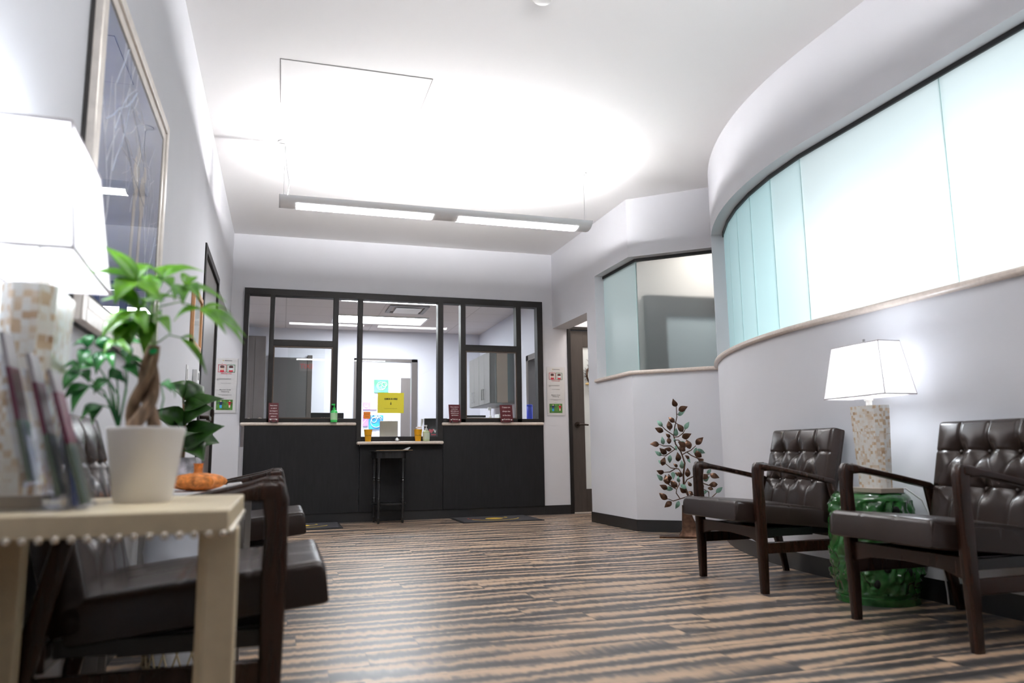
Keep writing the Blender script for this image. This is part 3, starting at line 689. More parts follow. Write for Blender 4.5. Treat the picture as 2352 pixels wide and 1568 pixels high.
shell(1.80, YB + .13, 1.053, .022, 'white seashell behind the check in at the desk sign')

# ------------------------------------------------------------------ signs and small things on the counters
def acrylic_sign(x, y, z, w, h, lines, size, lb, lean=-.18, rz=0.0, mats=MAROON):
    t = thing('counter_sign', lb, 'sign', (x, y, z), rz, group='maroon counter signs')
    M = Matrix.Rotation(lean, 4, 'X') @ Matrix.Shear('XZ', 4, (0, 0)) if False else Matrix.Rotation(lean, 4, 'X')
    obj('plate', MB().box(-w / 2, w / 2, -.003, .003, 0, h, M), mats, t)
    for sx_ in (-1, 1): obj('foot', MB().box(sx_ * (w / 2 - .0275) - .0075, sx_ * (w / 2 - .0275) + .0075, -.02, .07, 0, .01), MON, t)
    n = len(lines)
    for i, s in enumerate(lines):
        if not s: continue
        p = M @ Vector((0, -.0042, h * (.86 - .70 * i / max(1, n - 1))))
        text('lettering', s, size, INKW, t, p, (PI / 2 + lean, 0, 0), bold=.0003)
    for sx_ in (-1, 1): obj('standoff', MB().ball(M @ Vector((sx_ * (w / 2 - .02), -.008, .025)), .008, 8, 6), WHITEP, t, smooth=True)
    return t
acrylic_sign(-.09, 8.185, 1.052, .10, .205, ['Please inform', 'our staff of', 'any changes in', 'your insurance,', 'address or', 'phone number.'], .0132, 'maroon sign about informing staff, on the left ledge', rz=.12)
acrylic_sign(1.845, 8.185, 1.052, .135, .20, ['Please check in', 'at the front', 'desk when you', 'arrive for your', 'appointment.', '', 'Thank you.'], .0155, 'maroon sign reading please check in at the front desk', rz=.1)
acrylic_sign(2.448, 8.185, 1.052, .15, .20, ['Copays are', 'always due', 'at the time', 'of service.'], .0215, 'maroon sign reading copays are always due', rz=.05)
t = thing('check_in_sign', 'yellow check in here paper taped to the reception glass', 'sign', (1.137, YB + .012, 1.267))
obj('sheet', MB().box(-.144, .144, -.001, .001, -.112, .112), YELLOW, t)
obj('sleeve', MB().box(-.15, .148, -.003, -.0022, -.118, .125), SLEEVE, t)
text('lettering', 'CHECK IN HERE', .0235, INKK, t, (0, -.004, .042), bold=.0012, sx=.85)
obj('arrow', MB().box(-.003, .003, -.0045, -.0035, -.012, .010).prism([(-.009, -.008), (.009, -.008), (0, -.024)], -.0045, -.0035, 'y'), INKK, t)
text('lettering', '(Please have your insurance card and ID ready)', .0085, INKK, t, (0, -.004, -.062), sx=.85)
t = thing('sticky_note', 'orange sticky note on the reception glass above left pail', 'note', (.879, YB + .012, 1.130))
obj('note', MB().box(-.038, .038, -.001, .001, -.038, .038), ORANGEP, t)
obj('handwriting', MB().tube([(-.026 + .0043 * k, -.0015, .012 + .008 * (-1) ** k) for k in range(13)], .0012, 5).tube([(-.014 + .0043 * k, -.0015, -.014 + .007 * (-1) ** k) for k in range(8)], .0012, 5), INKK, t)
def pail(x, y, lb, word, pens):
    t = thing('pen_pail', lb, 'pail', (x, y, .8445), group='yellow pen pails on the check-in ledge')
    obj('pail', MB().lathe([(.001, 0), (.030, 0), (.044, .122), (.046, .124), (.046, .128), (.042, .128), (.028, .006), (.001, .006)], n=24), CUPY, t, smooth=True)
    text('lettering', word, .018, INKK, t, (0, -.0405, .062), (PI / 2 - .11, 0, 0))
    if pens:
        fl = obj('pen_flower', MB().ball((-.015, 0, .145), (.014, .012, .010), 10, 6).ball((.012, .01, .152), (.016, .012, .011), 10, 6).ball((.03, -.004, .148), (.012, .012, .012), 10, 6), INKW, t, smooth=True)
        obj('pen', MB().cyl((-.015, 0, .03), (-.015, 0, .14), .003, 6).cyl((.012, .005, .03), (.012, .01, .14), .003, 6), WHITEP, t)
pail(.884, 8.17, 'yellow pail at the left end of the check-in ledge', 'Clean Pens', False)
pail(1.425, 8.17, 'yellow pail with white flower pens beside pale sanitizer', 'Dirty Pens', True)
t = thing('service_bell', 'small chrome service bell on the check-in ledge', 'bell', (1.195, 8.165, .8445))
obj('base', MB().lathe([(.001, 0), (.03, 0), (.03, .006), (.001, .006)], n=20), MON, t)
obj('dome', MB().lathe([(.028, .008), (.027, .018), (.018, .03), (.004, .035), (.001, .035)], n=20), CHROME, t, smooth=True)
obj('button', MB().lathe([(.004, .034), (.004, .04), (.001, .042)], n=10), CHROME, t)
single('paper_ornament', MB().prism([(1.55 + .014 * math.cos(a * PI / 12) * (1.3 if a % 4 < 2 else .8) , .752 + .0155 * a) for a in range(0, 24)] + [(1.535, .752 + .0155 * a) for a in range(23, -1, -1)], 8.602, 8.606, 'y'), PAPER, 'wavy white paper ornament beside the right monitor', 'ornament')
single('pen_tray', MB().lathe([(.001, 0), (.045, 0), (.05, .012), (.046, .014), (.001, .006)], (1.33, 8.62, .75), 20), WHITEP, 'small white dish inside the check-in pane', 'dish', smooth=True)

# notices on the back wall
def notice(xc, zc, w, h, lb):
    t = thing('mask_notice', lb, 'poster', (xc, YB - .004, zc), group='laminated mask notices')
    obj('sheet', MB().box(-w / 2, w / 2, -.001, .001, 0, h / 2).box(-w / 2 - .002, w / 2 - .004, -.002, 0, -h / 2, 0), PAPER, t)
    obj('sleeve', MB().box(-w / 2 - .006, w / 2 + .006, -.004, -.0035, -h / 2 - .006, h / 2 + .004), SLEEVE, t)
    y = -.0026
    obj('header_line', MB().box(-.024, .052, y - .0006, y, h / 2 - .0285, h / 2 - .0235), INKG, t)
    obj('emblem', MB().ball((-.035, y, h / 2 - .026), (.005, .001, .006), 8, 6), GOLD, t)
    for s, c in ((-1, INKR), (1, INKGR)):
        cx = s * .043; cz = h / 2 - .108; q = .040
        obj('icon_border', MB().box(cx - q, cx + q, y - .001, y, cz + q - .004, cz + q).box(cx - q, cx + q, y - .001, y, cz - q, cz - q + .004).box(cx - q, cx - q + .004, y - .001, y, cz - q, cz + q).box(cx + q - .004, cx + q, y - .001, y, cz - q, cz + q), c, t)
        obj('icon_body', MB().ball((cx, y, cz - .028), (.021, .0012, .016), 12, 6), INKR, t)
        obj('icon_face', MB().ball((cx, y - .0004, cz - .002), (.017, .0012, .020), 12, 8), SKINP if s < 0 else PALEB, t)
        obj('icon_hair', MB().ball((cx, y - .0008, cz + .016), (.022, .0012, .016), 12, 6), HAIRP, t)
        text('mark', 'X' if s < 0 else 'v', .014, c, t, (cx, y, cz + q + .011))
    text('lettering', 'PLEASE WEAR A MASK', .0105, INKR, t, (0, y, h / 2 - .163), bold=.0004)
    text('lettering', 'To help protect everyone in our office, masks\nmust be worn at all times by all patients and\nvisitors.', .0075, INKG, t, (-.09, y, h / 2 - .222), align='LEFT')
    text('lettering', 'Thank you for your cooperation', .0075, INKG, t, (0, y, h / 2 - .262))
    text('lettering', 'Maintain Social\nDistancing', .0185, INKG, t, (-.005, y, h / 2 - .340), bold=.0002)
    text('lettering', 'Please keep a safe distance of six feet from\nothers around you', .0075, INKG, t, (-.005, y, h / 2 - .386))
    text('lettering', 'Thank you', .0075, INKG, t, (-.005, y, h / 2 - .418))
    ph = obj('photo', MB().box(-.086, .074, y - .001, y, -h / 2 + .03, -h / 2 + .137), pm('printed_lawn', (.06, .20, .02), .6, var=.5, vscale=25), t)
    z0 = -h / 2 + .05
    obj('photo_figure', MB().box(-.052, -.030, y - .002, y - .001, z0, z0 + .03), BLUEV, t)
    obj('photo_figure', MB().box(-.054, -.028, y - .002, y - .001, z0 + .03, z0 + .062).box(-.07, -.012, y - .002, y - .001, z0 + .052, z0 + .058), NAVY, t)
    obj('photo_figure', MB().box(.034, .054, y - .002, y - .001, z0 + .03, z0 + .064).box(.020, .068, y - .002, y - .001, z0 + .054, z0 + .060), INKR, t)
    obj('photo_figure', MB().box(.036, .052, y - .002, y - .001, z0 + .005, z0 + .03).ball((-.041, y - .0015, z0 + .07), (.007, .001, .008), 8, 6).ball((.044, y - .0015, z0 + .07), (.007, .001, .008), 8, 6), SKINP, t)
notice(-.574, 1.435, .215, .57, 'white mask and distancing notice left of the reception window')
notice(3.076, 1.418, .222, .57, 'glossy white mask and distancing notice right of the reception window')

# ------------------------------------------------------------------ doors
d1 = thing('door_1', 'grey taupe door in a dark frame on the left wall', 'door', (XL, 6.04, 0), kind='structure')
obj('frame', MB().box(XL - .10, XL + .012, 5.47, 5.53, 0, 2.135).box(XL - .10, XL + .012, 6.56, 6.62, 0, 2.135).box(XL - .10, XL + .012, 5.47, 6.62, 2.13, 2.19), DARKF, d1, world=True, bevel=.003)
obj('leaf', MB().box(XL - .05, XL - .006, 5.533, 6.557, .01, 2.128), LDOOR, d1, world=True)
obj('handle', MB().box(XL - .006, XL + .006, 5.575, 5.635, .90, 1.0).cyl((XL, 5.605, .975), (XL + .065, 5.605, .975), .013, 10).box(XL + .048, XL + .068, 5.60, 5.76, .955, .985), BRONZE, d1, world=True, bevel=.003)
obj('hinge', MB().box(XL - .004, XL + .018, 6.53, 6.60, .95, 1.08), BRONZE, d1, world=True)
d2 = thing('door_2', 'dark brown door with tall glass lite beside the right notice', 'door', (3.7, YB, 0), kind='structure')
obj('frame', MB().box(3.232, 3.275, YB - .012, YB + .1, 0, 2.165).box(4.20, 4.25, YB - .012, YB + .1, 0, 2.165).box(3.232, 4.25, YB - .012, YB + .1, 2.16, 2.20), DARKF, d2, world=True, bevel=.004)
obj('leaf', MB().box(3.278, 3.442, YB + .02, YB + .06, .012, 2.155).box(4.05, 4.197, YB + .02, YB + .06, .012, 2.155).box(3.442, 4.05, YB + .02, YB + .06, .012, .275).box(3.442, 4.05, YB + .02, YB + .06, 1.957, 2.155), DOORM, d2, world=True, bevel=.002)
obj('glass_lite', MB().box(3.442, 4.05, YB + .034, YB + .044, .275, 1.957), pm('white_frosted_lite', (.74, .79, .79), .35), d2, world=True)
obj('handle', MB().lathe([(.001, 0), (.034, 0), (.034, .01), (.001, .012)], n=20, M=Matrix.Translation((3.345, YB + .018, 1.025)) @ Matrix.Rotation(PI / 2, 4, 'X')).cyl((3.345, YB + .01, 1.025), (3.345, YB - .05, 1.025), .011, 10).tube([(3.345, YB - .045, 1.025), (3.40, YB - .05, 1.025), (3.46, YB - .045, 1.02)], .010, 10), BRONZE, d2, world=True, smooth=True)
struct('trim_5', MB().box(3.275, 4.20, YB - .012, YB + .1, 0, .012), STONE, 'pale threshold under the dark door', 'threshold')
# wreath-like twig spray hung on the glass of the dark door
random.seed(11)
t = thing('twig_wreath', 'dry twig wreath on the glass of the dark door', 'wreath', (3.62, YB + .012, 1.62))
mb = MB()
for i in range(60):
    a = 2 * PI * i / 60; r0 = .14
    p = Vector((r0 * math.cos(a), 0, r0 * math.sin(a))); o = Vector((math.cos(a + random.uniform(-.9, .9)), random.uniform(-.3, 0), math.sin(a + random.uniform(-.9, .9))))
    mb.tube([p, p + o * random.uniform(.03, .075)], [.0035, .0012], 4)
mb.tube([(.14 * math.cos(2 * PI * i / 40), -.005, .14 * math.sin(2 * PI * i / 40)) for i in range(41)], .011, 6)
obj('twigs', mb, MBR, t)
obj('bow', MB().ball((-.12, -.02, -.11), (.05, .012, .018), 10, 6).ball((-.06, -.02, -.13), (.04, .012, .02), 10, 6), pm('straw_ribbon', (.62, .45, .20), .7), t, smooth=True)

# ------------------------------------------------------------------ ceiling fittings
t = thing('access_panel', 'flush white access panel in the ceiling', 'access panel', (.385, 4.70, H))
obj('panel', MB().box(-.462, .462, -.29, .29, -.003, .001), CEIL, t)
fr = MB()
for a in ((-.466, .466, -.295, -.2915), (-.466, .466, .2915, .295), (-.466, -.4635, -.295, .295), (.4635, .466, -.295, .295)): fr.box(a[0], a[1], a[2], a[3], -.0022, .001)
obj('seam', fr, pm('ceiling_seam', (.22, .21, .21), .9), t)
t = thing('smoke_detector', 'white round smoke detector at the top of the ceiling', 'smoke detector', (1.226, 3.36, H))
obj('base', MB().lathe([(.001, 0), (.07, 0), (.07, -.012), (.06, -.014), (.001, -.014)], n=28), WHITEP, t, smooth=True)
obj('head', MB().lathe([(.052, -.013), (.055, -.03), (.045, -.045), (.02, -.05), (.001, -.05)], n=28), WHITEP, t, smooth=True)

def pendant(name, x0, x1, y, lb, up, lens):
    t = thing(name, lb, 'pendant light', (x0, y, 2.6), group='linear pendant lights')
    L = x1 - x0
    sec = [(-.105, .018), (-.103, .004), (-.085, -.018), (-.05, -.038), (0, -.046), (.05, -.038), (.085, -.018), (.103, .004), (.105, .018), (.099, .018), (.097, .006), (.08, -.012), (.045, -.030), (0, -.036), (-.045, -.030), (-.08, -.012), (-.097, .006), (-.099, .018)]
    rs = [[(x, a, b_) for a, b_ in sec] for x in (0, L)]
    h = MB().rings(rs, cap=False)
    poly = [(a, b_) for a, b_ in sec[:9]]
    h.prism(poly, 0, .006, 'x').prism(poly, L - .006, L, 'x')
    obj('housing', h, ALU, t, smooth=True, angle=50)
    obj('uplight', MB().cyl((.03, 0, .009), (L - .03, 0, .009), .008, 12), up, t, smooth=True)
    sl = [(-.068, -.0305), (-.05, -.0395), (0, -.0475), (.05, -.0395), (.068, -.0305), (.05, -.0375), (0, -.0455), (-.05, -.0375)]
    for a, b_ in ((.125, L / 2 - .09), (L / 2 + .115, L - .115)):
        obj('lens', MB().prism(sl, a, b_, 'x'), lens, t, smooth=True)
    for q, x in enumerate((.03, L - .03)):
        obj('cable', MB().cyl((x, 0, .0), (x, 0, H - 2.6), .0022, 6), SATIN, t)
        obj('canopy', MB().lathe([(.001, 0), (.055 if q == 0 else .03, 0), (.052 if q == 0 else .028, -.01), (.01, -.014), (.008, -.03), (.001, -.03)], (x, 0, H - 2.6), 24), WHITEP, t, smooth=True)
    obj('power_cord', MB().tube([(.035, .004, H - 2.61), (.036, .01, .38), (.055, .015, .24), (.07, .012, .16), (.06, .0, .07), (.04, 0, .0)], .0055, 8), CORDW, t, smooth=True)
    return t
pendant('pendant_light', -.076, 2.432, 5.66, 'long grey pendant light over the middle of the waiting room', UPL, LENS)
pendant('pendant_light', .10, 2.05, 1.55, 'second long pendant light, seen only mirrored in the reception glass', em('uplight_lamp_rear', (1.0, .985, .99), 250), em('lens_lamp_rear', (.985, .985, 1), 19))

# ------------------------------------------------------------------ armchair
def cushion(W, D, T, nx, ny, feat, edge=.035):
    # x: depth D, y: width W, top at z=T/2 ; closed rounded pad
    mb = MB(); top = []; bot = []
    for i in range(nx + 1):
        for j in range(ny + 1):
            u, v = i / nx, j / ny
            x, y = (u - .5) * D, (v - .5) * W
            ex = min(u, 1 - u) * D; ey = min(v, 1 - v) * W
            def rnd(e): return 0 if e >= edge else edge - math.sqrt(max(0, edge * edge - (edge - e) ** 2))
            z = T / 2 - rnd(ex) * .8 - rnd(ey) * .8 + feat(x, y)
            top.append((x, y, z)); bot.append((x, y, -T / 2 + (rnd(ex) + rnd(ey)) * .25))
    n = (nx + 1) * (ny + 1); f = []
    I = lambda i, j: i * (ny + 1) + j
    for i in range(nx):
        for j in range(ny):
            f.append([I(i, j), I(i + 1, j), I(i + 1, j + 1), I(i, j + 1)])
            f.append([n + I(i, j), n + I(i, j + 1), n + I(i + 1, j + 1), n + I(i + 1, j)])
    for i in range(nx):
        f.append([I(i, 0), n + I(i, 0), n + I(i + 1, 0), I(i + 1, 0)]); f.append([I(i, ny), I(i + 1, ny), n + I(i + 1, ny), n + I(i, ny)])
    for j in range(ny):
        f.append([I(0, j), I(0, j + 1), n + I(0, j + 1), n + I(0, j)]); f.append([I(nx, j), n + I(nx, j), n + I(nx, j + 1), I(nx, j + 1)])
    mb.add(top + bot, f); return mb
def armchair(lb, loc, rz):
    t = thing('armchair', lb, 'armchair', loc, rz, group='brown leather armchairs')
    U, V = (0, 1, 0), (1, 0, 0)
    for s in (-1, 1):
        y = s * .285
        obj('leg', MB().loft([((.262, y, 0), U, V, .016, .020), ((.262, y, .2), U, V, .018, .025), ((.264, y, .42), U, V, .018, .029), ((.266, y, .54), U, V, .018, .026), ((.262, y, .60), U, V, .018, .030), ((.255, y, .628), U, V, .018, .030), ((.252, y, .640), U, V, .014, .022)]), WOOD, t, smooth=True)
        obj('leg', MB().loft([((-.292, y, 0), U, V, .013, .017), ((-.262, y, .13), U, V, .015, .023), ((-.232, y, .26), U, V, .016, .027), ((-.200, y, .40), U, V, .015, .022), ((-.172, y, .53), U, V, .014, .020)]), WOOD, t, smooth=True)
        Wv = (0, 0, 1)
        obj('armrest', MB().loft([((.275, y, .620), U, Wv, .016, .016), ((.255, y, .620), U, Wv, .021, .020), ((.225, y, .616), U, Wv, .022, .021), ((.19, y, .612), U, Wv, .022, .014), ((.10, y, .595), U, Wv, .026, .012), ((0, y, .574), U, Wv, .027, .0125), ((-.10, y, .552), U, Wv, .023, .0135), ((-.175, y, .536), U, Wv, .018, .0145), ((-.195, y, .531), U, Wv, .013, .010)]), WOOD, t, smooth=True)
        obj('side_rail', MB().box(-.255, .255, y - .011, y + .011, .19, .245), WOOD, t, bevel=.004)
    arch = [(-.272, .235), (-.272, .318), (.272, .318), (.272, .235), (.18, .262), (0, .272), (-.18, .262)]
    obj('front_rail', MB().prism(arch, .245, .268, 'x'), WOOD, t, bevel=.003)
    obj('rear_rail', MB().box(-.215, -.195, -.272, .272, .25, .31), WOOD, t, bevel=.003)
    obj('seat_frame', MB().box(-.19, .24, -.235, -.20, .27, .31).box(-.19, .24, .20, .235, .27, .31).box(-.06, .24, -.26, .26, .268, .306), BLACKW, t)
    def seam(x, y):
        d = 0
        for c in (-.085, .085): d -= .0035 * math.exp(-((y - c) / .004) ** 2)
        for c in (-.04, .11): d -= .0035 * math.exp(-((x - c) / .004) ** 2)
        return d + .012 * (1 - (2 * y / .51) ** 2) * (1 - (2 * x / .56) ** 2)
    ms = cushion(.515, .56, .104, 80, 70, seam, .022)
    Ms = Matrix.Translation((.108, 0, .372)) @ Matrix.Rotation(rad(-6.0), 4, 'Y')
    ms.v = [tuple(Ms @ Vector(p)) for p in ms.v]
    obj('seat', ms, LEATH, t, smooth=True, angle=60)
    Hb = .50; rows = (.115, -.04); cols = (-.135, 0, .135)
    def tuft(x, y):
        # x: up the back (+ is top), y across
        d = .022 * (1 - abs(2 * y / .52) ** 3) * (1 - abs(2 * x / Hb) ** 4)
        for r in rows:
            for c in cols: d -= .030 * math.exp(-((x - r) ** 2 + (y - c) ** 2) / .0016) + .012 * math.exp(-((x - r) ** 2 + (y - c) ** 2) / .00012)
            d -= .006 * math.exp(-((x - r) / .005) ** 2)
        for c in cols:
            if x > rows[0]: d -= .007 * math.exp(-((y - c) / .006) ** 2) * (1 if x < .235 else .5)
            elif x > rows[1]:
                k = (rows[0] - x) / (rows[0] - rows[1])
                for g in (-1, 1): d -= .004 * math.exp(-((y - c - g * .067 * k) / .008) ** 2) * (1 - k * .6)
            else:
                k = (rows[1] - x) / .21
                d -= .006 * math.exp(-((y - c + .02 * k) / .007) ** 2) * (1 - .5 * k)
        return d
    mbk = cushion(.515, Hb, .085, 90, 90, tuft, .019)
    # local x -> up, z -> front
    tilt = rad(14)
    upv = Vector((-math.sin(tilt), 0, math.cos(tilt))); fr_ = Vector((math.cos(tilt), 0, math.sin(tilt)))
    c0 = Vector((-.217, 0, .565))
    tr = lambda p: tuple(c0 + upv * p[0] + Vector((0, 1, 0)) * p[1] + fr_ * p[2])
    mbk.v = [tr(p) for p in mbk.v]
    bk = obj('backrest', mbk, LEATH, t, smooth=True, angle=60)
    for r in rows:
        for c in cols:
            obj('button', MB().ball(tr((r, c, .0425 + .022 - .042 + .004)), .0085, 10, 8), BUTN, bk, smooth=True)
    return t
ch1 = armchair('brown tufted leather armchair standing beside the metal leaf sculpture', (2.565, 3.575, 0), PI)
def chair_copy(lb, loc, rz):
    c = copy_tree(ch1); c.location = loc; c.rotation_euler = (0, 0, rz); c['label'] = lb; return c
chair_copy('brown tufted leather armchair cut off by the right edge of the photo', (2.575, 2.395, 0), PI)
chair_copy('dark leather armchair close behind the cream nailhead table', (-.272, 2.155, 0), 0)
chair_copy('dark leather armchair on the left, beyond the table with the orange pumpkin', (-.272, 3.84, 0), 0)

# ------------------------------------------------------------------ lamps
def table_lamp(lb, loc, rz):
    t = thing('table_lamp', lb, 'lamp', loc, rz, group='shell mosaic table lamps')
    # long side of the lamp along local y
    obj('plinth', MB().box(-.065, .065, -.10, .10, 0, .022), PLINTH, t, bevel=.002)
    obj('column', MB().loft([((0, 0, .022), (1, 0, 0), (0, 1, 0), .036, .084), ((0, 0, .405), (1, 0, 0), (0, 1, 0), .046, .102)], n=1), CAPIZ, t)
    obj('neck', MB().lathe([(.014, .40), (.014, .43), (.02, .432), (.02, .455), (.012, .46), (.012, .52)], n=16), pm('clear_neck', (.7, .7, .7), .2) if 'clear_neck' not in MATS else MATS['clear_neck'], t, smooth=True)
    obj('harp', MB().tube([(0, -.012, .45), (0, -.05, .52), (0, -.055, .62), (0, -.03, .69), (0, 0, .71), (0, .03, .69), (0, .055, .62), (0, .05, .52), (0, .012, .45)], .0025, 6).cyl((0, 0, .71), (0, 0, .728), .006, 8), SATIN, t)
    a0, b0, a1, b1, z0, z1 = .090, .200, .062, .154, .450, .700
    th = .004; sh = MB()
    def ring(a, b_, z): return [(-a, -b_, z), (a, -b_, z), (a, b_, z), (-a, b_, z)]
    sh.rings([ring(a0, b0, z0), ring(a1, b1, z1)], cap=False)
    obj('lamp_shade', sh, SHADE, t)
    tr = MB()
    for (a, b_, z) in ((a0, b0, z0), (a1, b1, z1)):
        q = ring(a, b_, z)
        for i in range(4): tr.cyl(q[i], q[(i + 1) % 4], .0035, 6)
    for p, q in zip(ring(a0, b0, z0), ring(a1, b1, z1)): tr.cyl(p, q, .0024, 6)
    obj('shade_trim', tr, SHTRIM, t)
    obj('bulb', MB().ball((0, 0, .555), (.028, .028, .036), 14, 10), em('bulb_glow', (.9, .95, 1), 60) if 'bulb_glow' not in MATS else MATS['bulb_glow'], t, smooth=True)
    return t
lamp_r = table_lamp('shell mosaic lamp with white shade on the green garden stool', (2.685, 2.92, .497), 0)
lamp_l = table_lamp('shell mosaic lamp with white shade on the cream nailhead table', (-.4595, 1.63, .6155), .05)
single('lamp_cord', MB().tube([(2.757, 2.89, .505), (2.80, 2.86, .515), (2.85, 2.82, .46), (2.872, 2.79, .36), (2.88, 2.77, .2), (2.885, 2.76, .06), (2.885, 2.76, .005)], .004, 8), WHITEP, 'white cord hanging down behind the green stool', 'cord', smooth=True)
for lo_ in (lamp_r.location, lamp_l.location):
    for dz in (.505, .645):
        L = bpy.data.lights.new('lamp_bulb_light', 'POINT'); L.energy = 2.6; L.shadow_soft_size = .035; L.color = (.86, .93, 1.0)
        o = bpy.data.objects.new('lamp_bulb_light', L); COL.objects.link(o); o.location = (lo_[0], lo_[1], lo_[2] + dz)

# ------------------------------------------------------------------ green garden stool
t = thing('garden_stool', 'round green ceramic garden stool with raised scrollwork', 'stool', (2.695, 2.975, 0))
random.seed(5)
NS, NZ = 160, 110
rs = []
blobs = [(random.uniform(0, 2 * PI), random.uniform(.07, .44), random.uniform(.014, .03), random.uniform(.4, 1)) for _ in range(120)]
HS = .494
for k in range(NZ + 1):
    z = HS * k / NZ
    q = z / HS
    r0 = .172 + .016 * math.sin(PI * q)
    if z < .035: r0 += .010
    if z > HS - .03: r0 -= (z - HS + .03) ** 2 * 22
    ring = []
    for a in range(NS):
        th = 2 * PI * a / NS; d = 0
        if .05 < z < HS - .035:
            d = .007 * math.sin(9 * th + 22 * z) * math.sin(30 * z + 4 * math.sin(5 * th)) + .005 * math.sin(17 * th - 55 * z + 2 * math.sin(7 * th))
            for bt, bz, bs, bh in blobs:
                dt = (th - bt + PI) % (2 * PI) - PI
                dd = ((dt * .18) ** 2 + (z - bz) ** 2) / bs ** 2
                if dd < 4: d += .010 * bh * math.exp(-(dd - .6) ** 2 * 2.5)
        ring.append(((r0 + d) * math.cos(th), (r0 + d) * math.sin(th), z))
    rs.append(ring)
top = [[(r * math.cos(2 * PI * a / NS), r * math.sin(2 * PI * a / NS), HS + .002) for a in range(NS)] for r in (.155, .08, .01)]
obj('body', MB().rings(rs + top), STOOLM, t, smooth=True, angle=60)
hm = MB()
for k, (th, z) in enumerate([(rad(a), zz) for a, zz in ((205, .33), (232, .40), (262, .42), (215, .19), (243, .17), (228, .10), (275, .15), (190, .20), (290, .38), (180, .38), (250, .30))]):
    r = .183
    hm.ball((r * math.cos(th), r * math.sin(th), z), (.016, .016, .022), 12, 8)
obj('hole_shade', hm, HOLE_SHADE, t, smooth=True)  # solid dark balls on the surface, painted shade instead of openings

# ------------------------------------------------------------------ metal leaf sculpture
t = thing('leaf_sculpture', 'bronze and green metal leaf tree sculpture on the floor', 'sculpture', (3.185, 5.60, 0), rad(-29.4))
# local x runs across the view, z up
obj('base', MB().box(-.20, .20, -.075, .075, 0, .012).loft([((.06, 0, .012), (1, 0, 0), (0, 1, 0), .11, .05), ((.05, 0, .06), (1, 0, 0), (0, 1, 0), .07, .04), ((.03, 0, .16), (1, 0, 0), (0, 1, 0), .045, .03), ((.02, 0, .26), (1, 0, 0), (0, 1, 0), .03, .02)]), MBR, t, smooth=True)
def gx(px): return (px - 1568) * .00361 - .0
def gz(py): return 1.138 - (py - 914) * .003545
# stems and leaves traced in the plane of the sculpture (photo crop units, scaled by 0.2233)
cp = lambda x, y: (gx(1490 + x * .2233), 0, gz(900 + y * .2233))
stem = [(560, 1330), (480, 1200), (405, 1080), (365, 960), (365, 860), (385, 740), (350, 620), (300, 540), (285, 450), (300, 360), (325, 260), (325, 150)]
obj('trunk', MB().tube([Vector(cp(*p)) + Vector((0, .01 * math.sin(i), 0)) for i, p in enumerate(stem)], [.014, .012, .010, .009, .008, .007, .006, .006, .005, .0045, .004, .003], 8), MBR, t, smooth=True)
brs = [[(285, 450), (230, 410), (200, 385), (165, 345)], [(285, 470), (330, 465), (380, 430), (410, 380)], [(300, 600), (250, 560), (180, 560), (130, 540)], [(300, 590), (240, 630), (190, 665), (150, 655)],
       [(360, 655), (410, 625), (450, 610), (505, 560)], [(410, 625), (450, 660), (510, 690), (540, 720)], [(355, 860), (320, 800), (240, 790), (185, 740)], [(300, 790), (230, 830), (170, 835)],
       [(370, 960), (400, 910), (450, 885), (520, 855)], [(450, 885), (540, 855), (600, 860), (640, 850)], [(520, 900), (560, 950), (610, 970), (650, 975)], [(400, 1085), (330, 1105), (250, 1130), (195, 1105)],
       [(320, 1105), (285, 1050), (290, 1010), (230, 975), (160, 920)], [(290, 1010), (320, 960), (320, 930)], [(405, 1080), (480, 1060), (560, 1010), (610, 1040), (610, 1090)], [(560, 1200), (640, 1090), (690, 1045)],
       [(325, 330), (290, 300), (270, 290)], [(325, 230), (350, 225)], [(380, 1050), (350, 1010)], [(300, 500), (330, 500), (400, 560)], [(250, 400), (250, 370)]]
for br in brs: obj('branch', MB().tube([Vector(cp(*p)) + Vector((0, random.uniform(-.015, .015), 0)) for p in br], [.0045] * (len(br) - 1) + [.0028], 6), MBR, t, smooth=True)
lv_b = [(325, 150, 293, 65), (345, 190, 440, 152), (300, 315, 240, 258), (250, 395, 240, 295), (380, 415, 325, 328), (182, 408, 95, 368), (368, 475, 465, 436), (250, 470, 205, 430), (235, 540, 235, 470),
        (135, 545, 40, 538), (205, 645, 135, 580), (258, 600, 185, 590), (505, 550, 583, 475), (445, 595, 410, 495), (400, 580, 325, 515), (395, 615, 330, 565), (320, 725, 315, 625), (555, 680, 480, 610), (565, 735, 515, 690),
        (170, 840, 95, 815), (155, 765, 185, 675), (310, 780, 268, 745), (355, 875, 280, 840), (215, 960, 180, 860), (230, 920, 215, 850), (298, 990, 230, 920), (200, 1005, 120, 965), (195, 1110, 112, 1048), (235, 1135, 160, 1195),
        (405, 885, 410, 790), (430, 700, 390, 660), (545, 810, 520, 770), (535, 840, 490, 805), (610, 870, 535, 905), (630, 862, 722, 895), (700, 960, 610, 970), (655, 1010, 600, 1000), (440, 980, 405, 930), (560, 1000, 520, 945), (380, 1045, 322, 990), (450, 1070, 405, 1030)]
lv_g = [(340, 242, 415, 190), (175, 355, 120, 288), (400, 390, 448, 310), (305, 460, 312, 372), (175, 545, 165, 460), (155, 660, 85, 612), (240, 655, 232, 740), (520, 595, 595, 640), (480, 640, 510, 580), (345, 520, 405, 545),
        (355, 800, 355, 710), (150, 920, 95, 855), (260, 830, 262, 910), (318, 940, 312, 870), (310, 1130, 270, 1210), (255, 1010, 160, 1005), (600, 850, 645, 805), (565, 925, 625, 880), (680, 1045, 748, 990), (540, 1055, 600, 1025), (300, 560, 305, 610), (290, 520, 285, 475), (390, 1000, 330, 960), (170, 750, 115, 710), (420, 690, 440, 740), (560, 1110, 540, 1075)]
